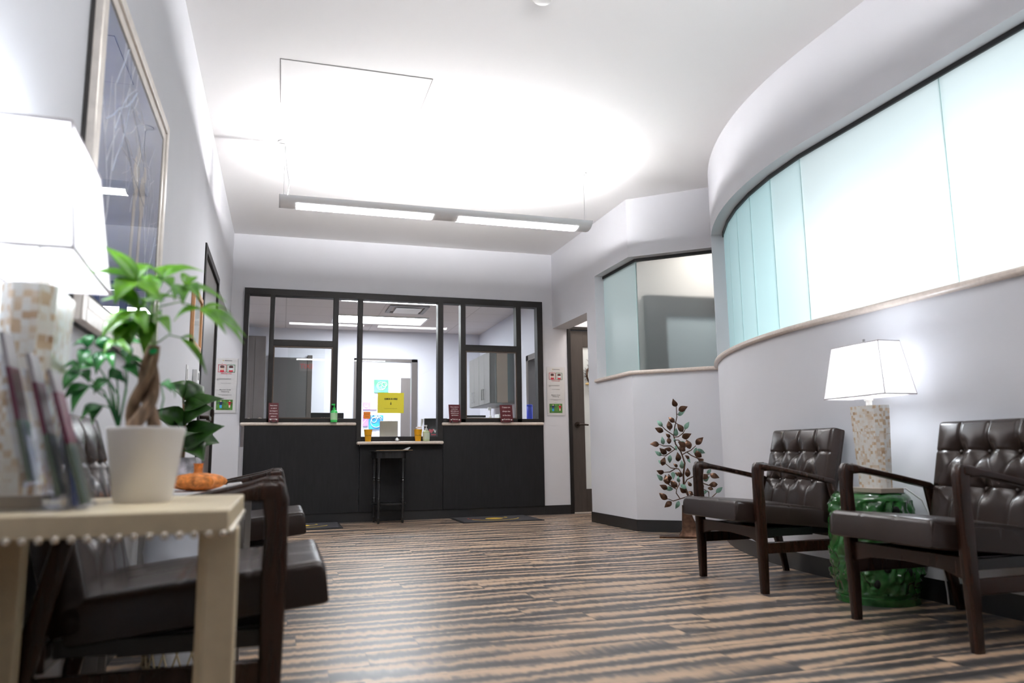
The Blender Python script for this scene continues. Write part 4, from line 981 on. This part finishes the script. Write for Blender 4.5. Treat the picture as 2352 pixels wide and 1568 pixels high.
def mleaf(b, tip, w=.33):
    b, tip = Vector(b), Vector(tip); d = tip - b; l = d.length; d.normalize()
    n = Vector((random.uniform(-.35, .35), -1, random.uniform(-.35, .35))); n = (n - d * n.dot(d)).normalized(); s = d.cross(n)
    mb = MB(); up, lo = [], []
    for k in range(9):
        q = k / 8; hw = l * w * math.sin(PI * q ** .8) * (1 - .25 * q) + .0008
        c = b + d * (l * q) + n * (.012 * math.sin(PI * q))
        up.append([c - s * hw - n * .0, c + n * .006 * (hw / .02), c + s * hw])
    v = [p for r in up for p in r]; v2 = [p - n * .0016 for p in v]
    f = []
    for k in range(8):
        for a in (0, 1):
            i = k * 3 + a; f.append([i, i + 1, i + 4, i + 3]); j = i + 27; f.append([j, j + 3, j + 4, j + 1])
    for k in range(8):
        f.append([k * 3, (k + 1) * 3, (k + 1) * 3 + 27, k * 3 + 27]); f.append([k * 3 + 2, k * 3 + 29, (k + 1) * 3 + 29, (k + 1) * 3 + 2])
    mb.add(v + v2, f); return mb
for a, b_, c, d in lv_b: obj('leaf', mleaf(Vector(cp(a, b_)) + Vector((0, random.uniform(-.03, .01), 0)), Vector(cp(c, d)) + Vector((0, random.uniform(-.05, .02), 0))), MBR, t, smooth=True)
for a, b_, c, d in lv_g: 
    o = obj('leaf', mleaf(Vector(cp(a, b_)) + Vector((0, random.uniform(-.02, .03), 0)), Vector(cp(c, d)) + Vector((0, random.uniform(-.02, .04), 0)), .27), MGR, t, smooth=True); o['label'] = 'green patinated leaf'

# ------------------------------------------------------------------ plant stand, clipboard and mats
t = thing('pedestal_table', 'small black half-round table with turned legs by the desk', 'side table', (1.1, 8.02, 0))
half = [(-.205, .14)] + [(-.205 * math.cos(PI * k / 16), .03 - .20 * math.sin(PI * k / 16)) for k in range(17)] + [(.205, .14)]
obj('tabletop', MB().prism(half, .728, .745), BLACKW, t, bevel=.004)
hs = [(a * .86, b_ * .86) for a, b_ in half]
obj('apron', MB().prism(hs, .665, .728), BLACKW, t)
obj('shelf', MB().prism(hs, .185, .203), BLACKW, t, bevel=.003)
prof = [(.011, 0), (.014, .05), (.016, .055), (.012, .065), (.017, .10), (.013, .13), (.018, .16), (.014, .185), (.014, .205), (.019, .225), (.013, .24), (.017, .25), (.012, .262), (.019, .40), (.013, .425), (.018, .435), (.012, .447), (.018, .458), (.012, .47), (.017, .56), (.014, .62), (.018, .64), (.016, .665)]
for x, y in ((-.128, -.115), (.125, -.09), (-.15, .10), (.15, .10)): obj('leg', MB().lathe(prof, (x, y, 0), 14), BLACKW, t, smooth=True)
t = thing('clipboard', 'brown clipboard lying on the small black table', 'clipboard', (1.12, 7.99, .7455), rad(4))
obj('board', MB().box(-.155, .195, -.11, .09, 0, .004), CLIPB, t)
obj('clip', MB().prism([(.10, .004), (.155, .004), (.185, .030), (.178, .034), (.145, .024)], -.05, .03, 'y'), CHROME, t)
def mat_(x0, x1, y0, y1, lb, cx):
    t = thing('floor_mat', lb, 'floor mat', ((x0 + x1) / 2, (y0 + y1) / 2, 0), group='charcoal logo mats')
    obj('rubber_edge', MB().box(x0, x1, y0, y1, .0005, .006), MATE, t, world=True)
    obj('pile', MB().box(x0 + .02, x1 - .02, y0 + .02, y1 - .015, .006, .010), MATK, t, world=True)
    xm, ym = cx, (y0 + y1) / 2 + .02
    obj('emblem', MB().lathe([(.001, .0115), (.095, .0115), (.095, .0095)], (xm, ym, 0), 28, 1, .85), GOLD, t, world=True)
    arcm = MB()
    arcm.tube([(xm + .27 * math.cos(rad(a)), ym + .02 + .24 * math.sin(rad(a)), .0108) for a in range(200, 345, 6)], .009, 6, flat=.15)
    arcm.tube([(xm + .17 * math.cos(rad(a)), ym + .10 + .1 * math.sin(rad(a)), .0108) for a in range(-60, 30, 6)], .008, 6, flat=.15)
    obj('smile_arc', arcm, GOLD, t, world=True)
    arcm = MB().tube([(xm - .17 + .1 * math.cos(rad(a)), ym + .06 + .1 * math.sin(rad(a)), .0108) for a in range(150, 280, 6)], .007, 6, flat=.15)
    obj('side_arc', arcm, REDP, t, world=True)
mat_(1.79, 2.66, 7.565, 8.235, 'charcoal floor mat with a gold emblem, right of the black table', 2.21)
mat_(-.27, .596, 7.58, 8.235, 'charcoal floor mat partly hidden behind the left armchairs', .20)

# ------------------------------------------------------------------ left wall: picture, small frame, switches
t = thing('framed_picture', 'large blue bird print in a champagne frame on the left wall', 'picture', (XL, 2.83, 1.61))
y0, y1, z0, z1 = 2.205, 3.45, 1.065, 2.15
def frame_ring(w0, w1, x0, x1): 
    m = MB()
    m.box(x0, x1, y0 + w0, y0 + w1, z0 + w0, z1 - w0).box(x0, x1, y1 - w1, y1 - w0, z0 + w0, z1 - w0).box(x0, x1, y0 + w1, y1 - w1, z0 + w0, z0 + w1).box(x0, x1, y0 + w1, y1 - w1, z1 - w1, z1 - w0)
    return m
obj('backing', frame_ring(-.004, .02, XL + .001, XL + .012), DKF, t, world=True)
obj('frame', frame_ring(0, .045, XL + .008, XL + .036).box(XL + .01, XL + .02, y0 + .05, y1 - .05, z0 + .05, z1 - .05), SILF, t, world=True, bevel=.006)
obj('inner_frame', frame_ring(.045, .085, XL + .014, XL + .029), SILF, t, world=True, bevel=.005)
obj('fillet', frame_ring(.085, .093, XL + .012, XL + .026), DKF, t, world=True)
pz = thing('print_origin', None, None)
bpy.data.objects.remove(pz)
art = obj('print', MB().box(XL + .0205, XL + .022, y0 + .09, y1 - .09, z0 + .09, z1 - .09), ARTM, t, world=True)
random.seed(21)
mb = MB(); ax = XL + .0225
def twig(y, z, a, l, r, dep):
    pts = [(ax, y, z)]; aa = a
    for k in range(5):
        aa += random.uniform(-.22, .22); y += math.cos(aa) * l / 5; z += math.sin(aa) * l / 5; pts.append((ax, y, z))
        if not (y0 + .1 < y < y1 - .1 and z0 + .1 < z < z1 - .1): break
        if dep > 0 and k > 0: twig(y, z, aa + random.choice((-1, 1)) * random.uniform(.5, 1.0), l * .55, r * .65, dep - 1)
    if len(pts) > 1: mb.tube(pts, r, 5, flat=.25)
twig(y0 + .15, z0 + .12, 1.3, .7, .007, 2); twig(y1 - .25, z0 + .12, 1.8, .5, .006, 2); twig(y0 + .15, z1 - .45, .6, .5, .007, 2)
obj('painted_branches', mb, PAINTW, t, world=True)
bd = MB()
for dy, dz in ((0, 0), (.13, -.03)):
    c = (ax, 2.86 + dy, 1.70 + dz)
    bd.ball(c, (.0012, .055, .085), 14, 8).ball((ax, c[1] + .03, c[2] + .10), (.0012, .032, .035), 12, 6)
    bd.prism([(c[1] - .03, c[2] - .06), (c[1] + .02, c[2] - .06), (c[1] - .01, c[2] - .36), (c[1] - .045, c[2] - .30)], ax - .0008, ax + .001, 'x')
obj('painted_bird', bd, PAINTB, t, world=True)
obj('glazing', MB().box(XL + .0245, XL + .0258, y0 + .09, y1 - .09, z0 + .09, z1 - .09), clear_glass('picture_glazing', (.98, .98, .98), 1.5, 0.0, .05), t, world=True)
t = thing('framed_certificate', 'small oak framed certificate beside the left door', 'picture', (XL, 5.08, 1.56))
yy0, yy1, zz0, zz1 = 4.84, 5.33, 1.385, 1.745
obj('frame', MB().box(XL + .001, XL + .022, yy0, yy0 + .03, zz0, zz1).box(XL + .001, XL + .022, yy1 - .03, yy1, zz0, zz1).box(XL + .001, XL + .022, yy0, yy1, zz0, zz0 + .03).box(XL + .001, XL + .022, yy0, yy1, zz1 - .03, zz1), LTWOOD, t, world=True, bevel=.002)
obj('sheet', MB().box(XL + .001, XL + .008, yy0 + .03, yy1 - .03, zz0 + .03, zz1 - .03), PAPER, t, world=True)
obj('glazing', MB().box(XL + .010, XL + .012, yy0 + .03, yy1 - .03, zz0 + .03, zz1 - .03), GLASS, t, world=True)
t = thing('light_switch', 'slim white switch plate on the left wall', 'light switch', (XL, 4.79, 1.19))
obj('plate', MB().box(XL, XL + .006, 4.755, 4.83, 1.135, 1.245), WHITEP, t, world=True, bevel=.002)
obj('rocker', MB().box(XL + .006, XL + .010, 4.778, 4.808, 1.16, 1.22), WHITEP, t, world=True, bevel=.002)
t = thing('wall_control', 'white wall control box next to the left door frame', 'wall control', (XL, 5.16, 1.2))
obj('housing', MB().box(XL, XL + .03, 5.09, 5.22, 1.14, 1.255), WHITEP, t, world=True, bevel=.005)
obj('display', MB().box(XL + .03, XL + .0315, 5.13, 5.18, 1.19, 1.235), GREYM, t, world=True)

# ------------------------------------------------------------------ cream nailhead table and what stands on it
TX0, TX1, TY0, TY1, TZ = -.550, -.078, 1.318, 1.84, .6155
t = thing('side_table', 'cream nailhead side table with square legs in the foreground', 'side table', ((TX0 + TX1) / 2, (TY0 + TY1) / 2, 0))
obj('tabletop', MB().box(TX0, TX1, TY0, TY1, TZ - .036, TZ), CREAM, t, world=True, bevel=.003)
for x, y in ((TX0, TY0 + .06), (TX1 - .038, TY0 + .06), (TX0, TY1 - .052), (TX1 - .088, TY1 - .052)):
    obj('leg', MB().box(x, x + .050, y, y + .050, 0, TZ - .034), CREAM, t, world=True, bevel=.003)
nm = MB()
n = 22
for k in range(n):
    nm.ball((TX0 + .008 + (TX1 - TX0 - .016) * k / (n - 1), TY0 - .001, TZ - .037), (.0064, .0055, .0064), 10, 8)
for k in range(1, 26):
    nm.ball((TX1 + .001, TY0 + (TY1 - TY0) * k / 26, TZ - .037), (.0055, .0064, .0064), 10, 8)
obj('nailhead_trim', nm, NAIL, t, world=True, smooth=True)
# brochure holder with three leaning brochures
t = thing('brochure_holder', 'clear tiered acrylic holder on the cream table', 'brochure holder', (-.36, 1.44, TZ))
obj('base', MB().box(-.46, -.338, 1.415, 1.49, TZ, TZ + .004), ACRYL, t, world=True)
tiers = [((-.396, .664), (-.459, .928)), ((-.352, .640), (-.416, .885)), ((-.315, .625), (-.379, .845))]
for (bx, bz), (tx, tz) in tiers:
    d = Vector((tx - bx, 0, tz - bz)).normalized(); nn = Vector((d.z, 0, -d.x))
    def pl(o0, o1, s0, s1): 
        a = Vector((bx, 0, bz))
        return [tuple((a + d * s + nn * o)[i] for i in (0, 2)) for s, o in ((s0, o0), (s1, o0), (s1, o1), (s0, o1))]
    obj('clear_tier', MB().prism(pl(.006, .009, -.006, .10), 1.425, 1.482, 'y').prism(pl(-.012, -.009, -.006, .22), 1.425, 1.482, 'y'), ACRYL, t, world=True)
    obj('tier_edge', MB().prism(pl(-.010, .008, -.007, -.003), 1.425, 1.482, 'y'), ACRYL, t, world=True)
for i, ((bx, bz), (tx, tz)) in enumerate(tiers):
    d = Vector((tx - bx, 0, tz - bz)).normalized(); nn = Vector((d.z, 0, -d.x)); a = Vector((bx, 0, bz))
    q = thing('brochure', ('maroon and sage brochure in the rear tier of the clear holder', 'maroon and sage brochure in the middle tier of the clear holder', 'maroon and sage brochure in the front tier of the clear holder')[i], 'brochure', (bx, 1.44, bz), group='brochures in the tiered holder')
    def pl(o0, o1, s0, s1): return [tuple((a + d * s + nn * o)[i] for i in (0, 2)) for s, o in ((s0, o0), (s1, o0), (s1, o1), (s0, o1))]
    obj('lower_panel', MB().prism(pl(-.004, .003, 0, .105), 1.428, 1.478, 'y'), BROCG, q, world=True)
    obj('upper_panel', MB().prism(pl(-.004, .003, .105, .195), 1.428, 1.478, 'y'), BROCM, q, world=True)
    obj('heading_band', MB().prism(pl(-.004, .003, .195, .255 - .01 * i), 1.428, 1.478, 'y'), pm('grey_print', (.33, .31, .33), .45) if 'grey_print' not in MATS else MATS['grey_print'], q, world=True)
t = thing('leaflet_stand', 'clear stand of white leaflets next to the white plant pot', 'leaflet stand', (-.345, 1.53, TZ))
obj('stand', MB().box(-.045, .012, -.055, .055, 0, .003).box(-.045, -.042, -.055, .055, .003, .11).box(.009, .012, -.055, .055, .003, .05), ACRYL, t)
lf = thing('leaflet_stack', 'white and navy leaflets inside the small clear stand', 'leaflets', (-.345, 1.53, TZ + .004))
obj('leaflet', MB().box(-.006, .001, -.05, .0, 0, .135, Matrix.Rotation(-.12, 4, 'Y')), PAPER, lf)
obj('cover', MB().box(.0015, .003, -.05, .0, 0, .13, Matrix.Rotation(-.12, 4, 'Y')), NAVY, lf)
# potted money tree
PX, PY = -.256, 1.63
t = thing('potted_money_tree', 'braided money tree in a white pot on the cream table', 'potted plant', (PX, PY, TZ))
obj('pot', MB().lathe([(.001, 0), (.050, 0), (.0525, .004), (.0705, .136), (.0715, .141), (.0700, .144), (.0665, .141), (.064, .13), (.001, .13)], n=40), POTW, t, smooth=True)
obj('soil', MB().lathe([(.063, .126), (.04, .131), (.001, .132)], n=24), SOIL, t, smooth=True)
K = .00079
FL, YW, PT, RL = 1712.27, .2987, .1488, -.0128
def photo_point(px, py, y):
    # photo pixel -> point at depth y in the room
    f_ = Vector((math.sin(YW) * math.cos(PT), math.cos(YW) * math.cos(PT), math.sin(PT))); a_ = Vector((math.cos(YW), -math.sin(YW), 0)); b2 = a_.cross(f_)
    r_ = a_ * math.cos(RL) + b2 * math.sin(RL); u_ = -a_ * math.sin(RL) + b2 * math.cos(RL)
    d = f_ + r_ * ((px - 1176) / FL) - u_ * ((py - 784) / FL)
    return Vector((0, 0, .70)) + d * (y / d.y)
def lp(px, py, dy=0): return photo_point(px, py, PY + dy) - Vector((PX, PY, TZ))
for s in range(3):
    pts = []; rr = []
    for k in range(13):
        q = k / 12; a = s * 2 * PI / 3 + 4.2 * q
        sp = .019 * (1 - q) ** 1.2 + .006
        c = lp(322 + 30 * q, 985 - 190 * q)
        pts.append(c + Vector((math.cos(a) * sp, math.sin(a) * sp, 0))); rr.append(.0135 - .006 * q)
    obj('trunk', MB().tube(pts, rr, 10), BARK, t, smooth=True)
obj('tie', MB().lathe([(.012, -.006), (.0135, 0), (.012, .006)], lp(351, 808), 14).tube([lp(345, 800), lp(338, 795), lp(340, 805)], .003, 6), GREENT, t, smooth=True)
for (x0, x1, dy) in ((350, 348, 0), (356, 362, .01), (346, 352, -.008)):
    obj('stem', MB().tube([lp(352, 815), lp(x0, 760, dy), lp(x1, 700, dy)], [.0055, .0045, .003], 8), STEMG, t, smooth=True)
def leaflet(mb, b, tip, w, droop=.015, bend=None, nrm=None):
    b, tip = Vector(b), Vector(tip); d = tip - b; l = d.length
    if l < 1e-5: return
    d.normalize(); n0 = nrm or Vector((random.uniform(-.25, .25), -.55, .85)); n = (n0 - d * n0.dot(d))
    n = n.normalized() if n.length > 1e-4 else d.orthogonal().normalized()
    s = d.cross(n); rows = []
    for k in range(10):
        q = k / 9; hw = w * (math.sin(PI * min(1, q ** .75 * .98 + .02)) ** .9) * (.55 + .45 * math.sin(PI * q ** .6)) + .0004
        c = b + d * (l * q) + n * (droop * math.sin(PI * q))
        rows.append([c - s * hw + n * hw * .35, c - s * hw * .5 + n * hw * .12, c, c + s * hw * .5 + n * hw * .12, c + s * hw + n * hw * .35])
    v = [p for r in rows for p in r]; f = []
    for k in range(9):
        for a in range(4): i = k * 5 + a; f.append([i, i + 1, i + 6, i + 5])
    o = len(v); v += [p - n * .0004 for p in v]
    f += [[o + i for i in reversed(q)] for q in f]
    edge = [k * 5 for k in range(10)] + [9 * 5 + a for a in range(1, 5)] + [k * 5 + 4 for k in range(8, -1, -1)] + [3, 2, 1]
    for i in range(len(edge)):
        a, c = edge[i], edge[(i + 1) % len(edge)]; f.append([a, c, o + c, o + a])
    mb.add(v, f)
random.seed(4)
#  hub px, attach px, depth, tips
hubs = [((312, 645), (348, 705), -.03, [(240, 566, -.03), (202, 625, -.05), (262, 700, -.08), (352, 608, .02), (372, 695, -.06)], .021),
        ((372, 640), (350, 700), .03, [(470, 624, .06), (410, 608, .09), (345, 620, .08), (398, 665, -.01), (330, 660, .0)], .014),
        ((425, 655), (360, 700), .0, [(520, 695, .02), (460, 690, -.05), (440, 640, .05), (420, 700, -.06), (400, 690, -.04)], .015),
        ((462, 708), (362, 705), -.02, [(566, 775, -.05), (535, 725, .02), (520, 768, -.09), (398, 738, -.02), (560, 790, -.01)], .013),
        ((318, 712), (350, 715), -.05, [(232, 690, -.06), (252, 655, -.02), (230, 780, -.09), (380, 690, -.08), (340, 770, -.11)], .016),
        ((345, 735), (351, 740), -.03, [(392, 768, -.06), (302, 790, -.08), (275, 745, -.02), (330, 815, -.05), (372, 725, -.09)], .017),
        ((290, 742), (348, 745), -.04, [(232, 772, -.08), (242, 730, -.03), (262, 790, -.09), (300, 800, -.07), (330, 745, -.09)], .018),
        ((280, 780), (349, 770), .01, [(236, 815, -.02), (300, 815, -.05), (255, 770, .04)], .013),
        ((415, 775), (358, 790), .0, [(475, 860, -.02), (440, 800, .02)], .009),
        ((350, 690), (350, 712), .06, [(395, 610, .10), (300, 612, .11), (330, 700, .12), (420, 690, .11)], .015)]
for h, at, dp, tips, wd in hubs:
    mb = MB(); hb = lp(h[0], h[1], dp)
    mb.tube([lp(*at), (lp(*at) + hb) / 2 + Vector((0, 0, .012)), hb], [.0018, .0014, .0014], 5)
    for x, y, dy in tips: leaflet(mb, hb, lp(x, y, dy), wd * random.uniform(.9, 1.1), random.uniform(.006, .016))
    obj('leaf', mb, LEAFA, t, smooth=True, angle=180)
# leafy under-planting in the same pot
random.seed(9)
for (x, y, dy, tips) in [(200, 800, .04, [(165, 795, .03), (180, 850, .0), (215, 770, .06)]), (245, 805, .05, [(225, 775, .06), (285, 800, .02), (262, 850, 0), (220, 860, .02)]), (290, 800, .06, [(330, 790, .05), (300, 845, .02), (270, 780, .08)]),
                         (185, 850, .03, [(142, 845, .02), (140, 905, -.01), (205, 880, .02)]), (205, 885, .02, [(145, 920, .0), (165, 950, -.02), (225, 905, .03)]), (250, 870, .04, [(285, 855, .05), (215, 905, .02), (290, 880, .02)]),
                         (235, 930, .03, [(185, 965, -.01), (212, 975, .02)]), (285, 840, .05, [(335, 835, .04), (320, 870, .02)]), (225, 840, .08, [(140, 870, .07), (190, 830, .1)]), (370, 880, .06, [(402, 915, .08), (395, 900, .03)])]:
    mb = MB(); hb = lp(x, y, dy)
    root = lp(272 if x < 350 else 360, 985, .015)
    mb.tube([root, (root + hb) / 2 + Vector((.008, 0, .015)), hb], [.0022, .0018, .0014], 5)
    for a, b_, c in tips: leaflet(mb, hb, lp(a, b_, c), random.uniform(.011, .016), .010)
    o = obj('leaf', mb, LEAFB, t, smooth=True, angle=180); o['label'] = 'darker glossy leaf spray low in the pot'

# ------------------------------------------------------------------ white side table between the left armchairs
t = thing('side_table', 'low white side table between the left armchairs', 'side table', (-.32, 3.0, 0))
obj('tabletop', MB().box(-.546, -.095, 2.70, 3.38, .560, .585), WHITEP, t, world=True, bevel=.004)
for x in (-.53, -.135):
    for y in (2.73, 3.33): obj('leg', MB().box(x, x + .022, y, y + .022, 0, .561), SATIN, t, world=True)
t = thing('waste_basket', 'wire waste basket with grey rim and white bag liner', 'waste basket', (-.285, 2.93, 0))
obj('rim', MB().lathe([(.145, .40), (.150, .40), (.150, .475), (.145, .475)], n=36), GREYBAND, t, smooth=True)
wm = MB()
for k in range(20):
    for s in (-1, 1):
        wm.tube([(.146 * math.cos(2 * PI * k / 20 + s * .9 * q), .146 * math.sin(2 * PI * k / 20 + s * .9 * q), .40 - .39 * q) for q in (0, .25, .5, .75, 1)], .0035, 5)
wm.tube([(.146 * math.cos(2 * PI * k / 30), .146 * math.sin(2 * PI * k / 30), .008) for k in range(31)], .006, 6)
obj('wire_body', wm, WIRE, t)
bm_ = []
for k in range(9):
    q = k / 8; bm_.append([((.139 + .008 * math.sin(9 * a * 2 * PI / 40 + 3 * q)) * (1 - .1 * (1 - q)) * math.cos(2 * PI * a / 40), (.139 + .008 * math.sin(9 * a * 2 * PI / 40 + 3 * q)) * (1 - .1 * (1 - q)) * math.sin(2 * PI * a / 40), .015 + .465 * q) for a in range(40)])
bm_.append([(.158 * math.cos(2 * PI * a / 40), .158 * math.sin(2 * PI * a / 40), .482) for a in range(40)])
for z in (.455, .42, .385, .36):
    bm_.append([((.160 + .004 * math.sin(7 * a * 2 * PI / 40 + z * 90)) * math.cos(2 * PI * a / 40), (.160 + .004 * math.sin(7 * a * 2 * PI / 40 + z * 90)) * math.sin(2 * PI * a / 40), z + .012 * math.sin(a * 2 * PI / 40 * 3)) for a in range(40)])
# the overhang covers only the wall side, so the grey rim shows at the front
lin = MB(); n = 40
v = [p for r in bm_ for p in r]; f = []
for k in range(len(bm_) - 1):
    for a in range(n):
        if k >= 9 and (a < 7 or a > 34): continue
        b_ = (a + 1) % n; f.append([k * n + a, k * n + b_, (k + 1) * n + b_, (k + 1) * n + a])
lin.add(v, f)
obj('bag_liner', lin, BAG, t, smooth=True, angle=80)
t = thing('pumpkin', 'small orange raffia pumpkin on the white side table', 'pumpkin', (-.275, 2.84, .585))
rs = []
for k in range(1, 10):
    q = PI * k / 10
    rs.append([((.092 * (1 - .16 * abs(math.cos(5 * 2 * PI * a / 60)) ** .6 + .08)) * math.sin(q) * math.cos(2 * PI * a / 60), (.092 * (1 - .16 * abs(math.cos(5 * 2 * PI * a / 60)) ** .6 + .08)) * math.sin(q) * math.sin(2 * PI * a / 60), .031 - .031 * math.cos(q)) for a in range(60)])
obj('body', MB().rings(rs), ORR, t, smooth=True)
obj('stem', MB().lathe([(.022, .055), (.014, .065), (.015, .09), (.018, .094), (.001, .094)], n=12), ORR, t, smooth=True)
t = thing('fiddle_leaf_plant', 'dark green fiddle leaf plant on the white side table', 'potted plant', (-.37, 3.20, .585))
obj('pot', MB().lathe([(.001, 0), (.058, 0), (.074, .04), (.070, .10), (.064, .115), (.058, .112), (.001, .10)], n=10), PATT, t)
obj('stem', MB().tube([(0, 0, .10), (.005, .005, .22), (-.01, .0, .36)], [.008, .007, .004], 8), BARK, t, smooth=True)
for (b_, tip, w) in [((0, 0, .16), (.155, -.06, .235), .062), ((0, 0, .20), (.02, -.15, .19), .06), ((-.005, 0, .26), (.11, -.05, .305), .065), ((-.005, 0, .30), (.145, -.02, .345), .035), ((-.01, 0, .33), (-.06, -.10, .395), .055),
                     ((-.01, 0, .34), (.06, .06, .40), .05), ((0, 0, .22), (-.12, -.06, .29), .06), ((0, 0, .14), (.09, -.11, .10), .06), ((0, 0, .15), (-.03, .13, .25), .05), ((0, 0, .18), (.13, .04, .17), .055)]:
    mb = MB(); random.seed(int(w * 1e4) + int(tip[0] * 100)); leaflet(mb, b_, tip, w, .022, nrm=Vector((.35, -.75, .55))); obj('leaf', mb, LEAFF, t, smooth=True, angle=180)
single('white_card', MB().prism([(-.20, .585), (-.13, .585), (-.145, .605), (-.19, .60)], 3.02, 3.10, 'y'), PAPER, 'small folded white card on the white side table', 'card')

# ------------------------------------------------------------------ other room lights
def area(name, loc, rot, sx, sy, e, col=(1, 1, 1)):
    L = bpy.data.lights.new(name, 'AREA'); L.shape = 'RECTANGLE'; L.size = sx; L.size_y = sy; L.energy = e; L.color = col
    o = bpy.data.objects.new(name, L); COL.objects.link(o); o.location = loc; o.rotation_euler = rot; return o
area('corridor_ceiling_light', (3.9, 7.72, H - .03), (0, 0, 0), .8, .5, 15, (1, .93, .87))
area('far_room_ceiling_light', (1.5, 12.6, 2.68), (0, 0, 0), 1.6, .8, 70, (.95, .97, 1))
area('corner_room_ceiling_light', (4.55, 6.55, H - .03), (0, 0, 0), .6, .4, 11.5, (1, .95, .93))
area('passage_ceiling_light', (-1.4, 7.4, H - .03), (0, 0, 0), .6, .6, 14, (1, 1, 1))
area('side_room_ceiling_light', (3.7, 8.8, 2.55), (0, 0, 0), .5, .4, 16, (.92, .97, 1))
area('exam_room_ceiling_light', (5.0, 2.5, H - .03), (0, 0, 0), 2.0, 3.5, 11, (.97, .99, 1))
W_ = bpy.data.worlds.new('world'); SC.world = W_; W_.use_nodes = True
W_.node_tree.nodes['Background'].inputs[0].default_value = (.6, .65, .7, 1); W_.node_tree.nodes['Background'].inputs[1].default_value = .03

# ------------------------------------------------------------------ camera
cam = bpy.data.cameras.new('camera'); co = bpy.data.objects.new('camera', cam); COL.objects.link(co)
F, YAW, PITCH, ROLL = 1712.27, .2987, .1488, -.0128
cam.sensor_width = 36; cam.lens = 36 * F / 2352; cam.clip_start = .02
fw = Vector((math.sin(YAW) * math.cos(PITCH), math.cos(YAW) * math.cos(PITCH), math.sin(PITCH)))
r0 = Vector((math.cos(YAW), -math.sin(YAW), 0)); u0 = r0.cross(fw)
rr = r0 * math.cos(ROLL) + u0 * math.sin(ROLL); uu = -r0 * math.sin(ROLL) + u0 * math.cos(ROLL)
m3_ = Matrix((rr, uu, -fw)).transposed().to_4x4(); m3_.translation = Vector((0, 0, .70))
co.matrix_world = m3_
cam.dof.use_dof = True; cam.dof.focus_distance = 6.3; cam.dof.aperture_fstop = 2.4
SC.camera = co
SC.view_settings.view_transform = 'Standard'; SC.view_settings.look = 'None'; SC.view_settings.exposure = 0.82; SC.view_settings.gamma = 1
SC.view_settings.use_curve_mapping = False
cy = SC.cycles
cy.use_denoising = True
cy.max_bounces = 10; cy.diffuse_bounces = 5; cy.glossy_bounces = 4; cy.transmission_bounces = 6; cy.transparent_max_bounces = 24
cy.sample_clamp_indirect = 6; cy.caustics_reflective = False; cy.caustics_refractive = False
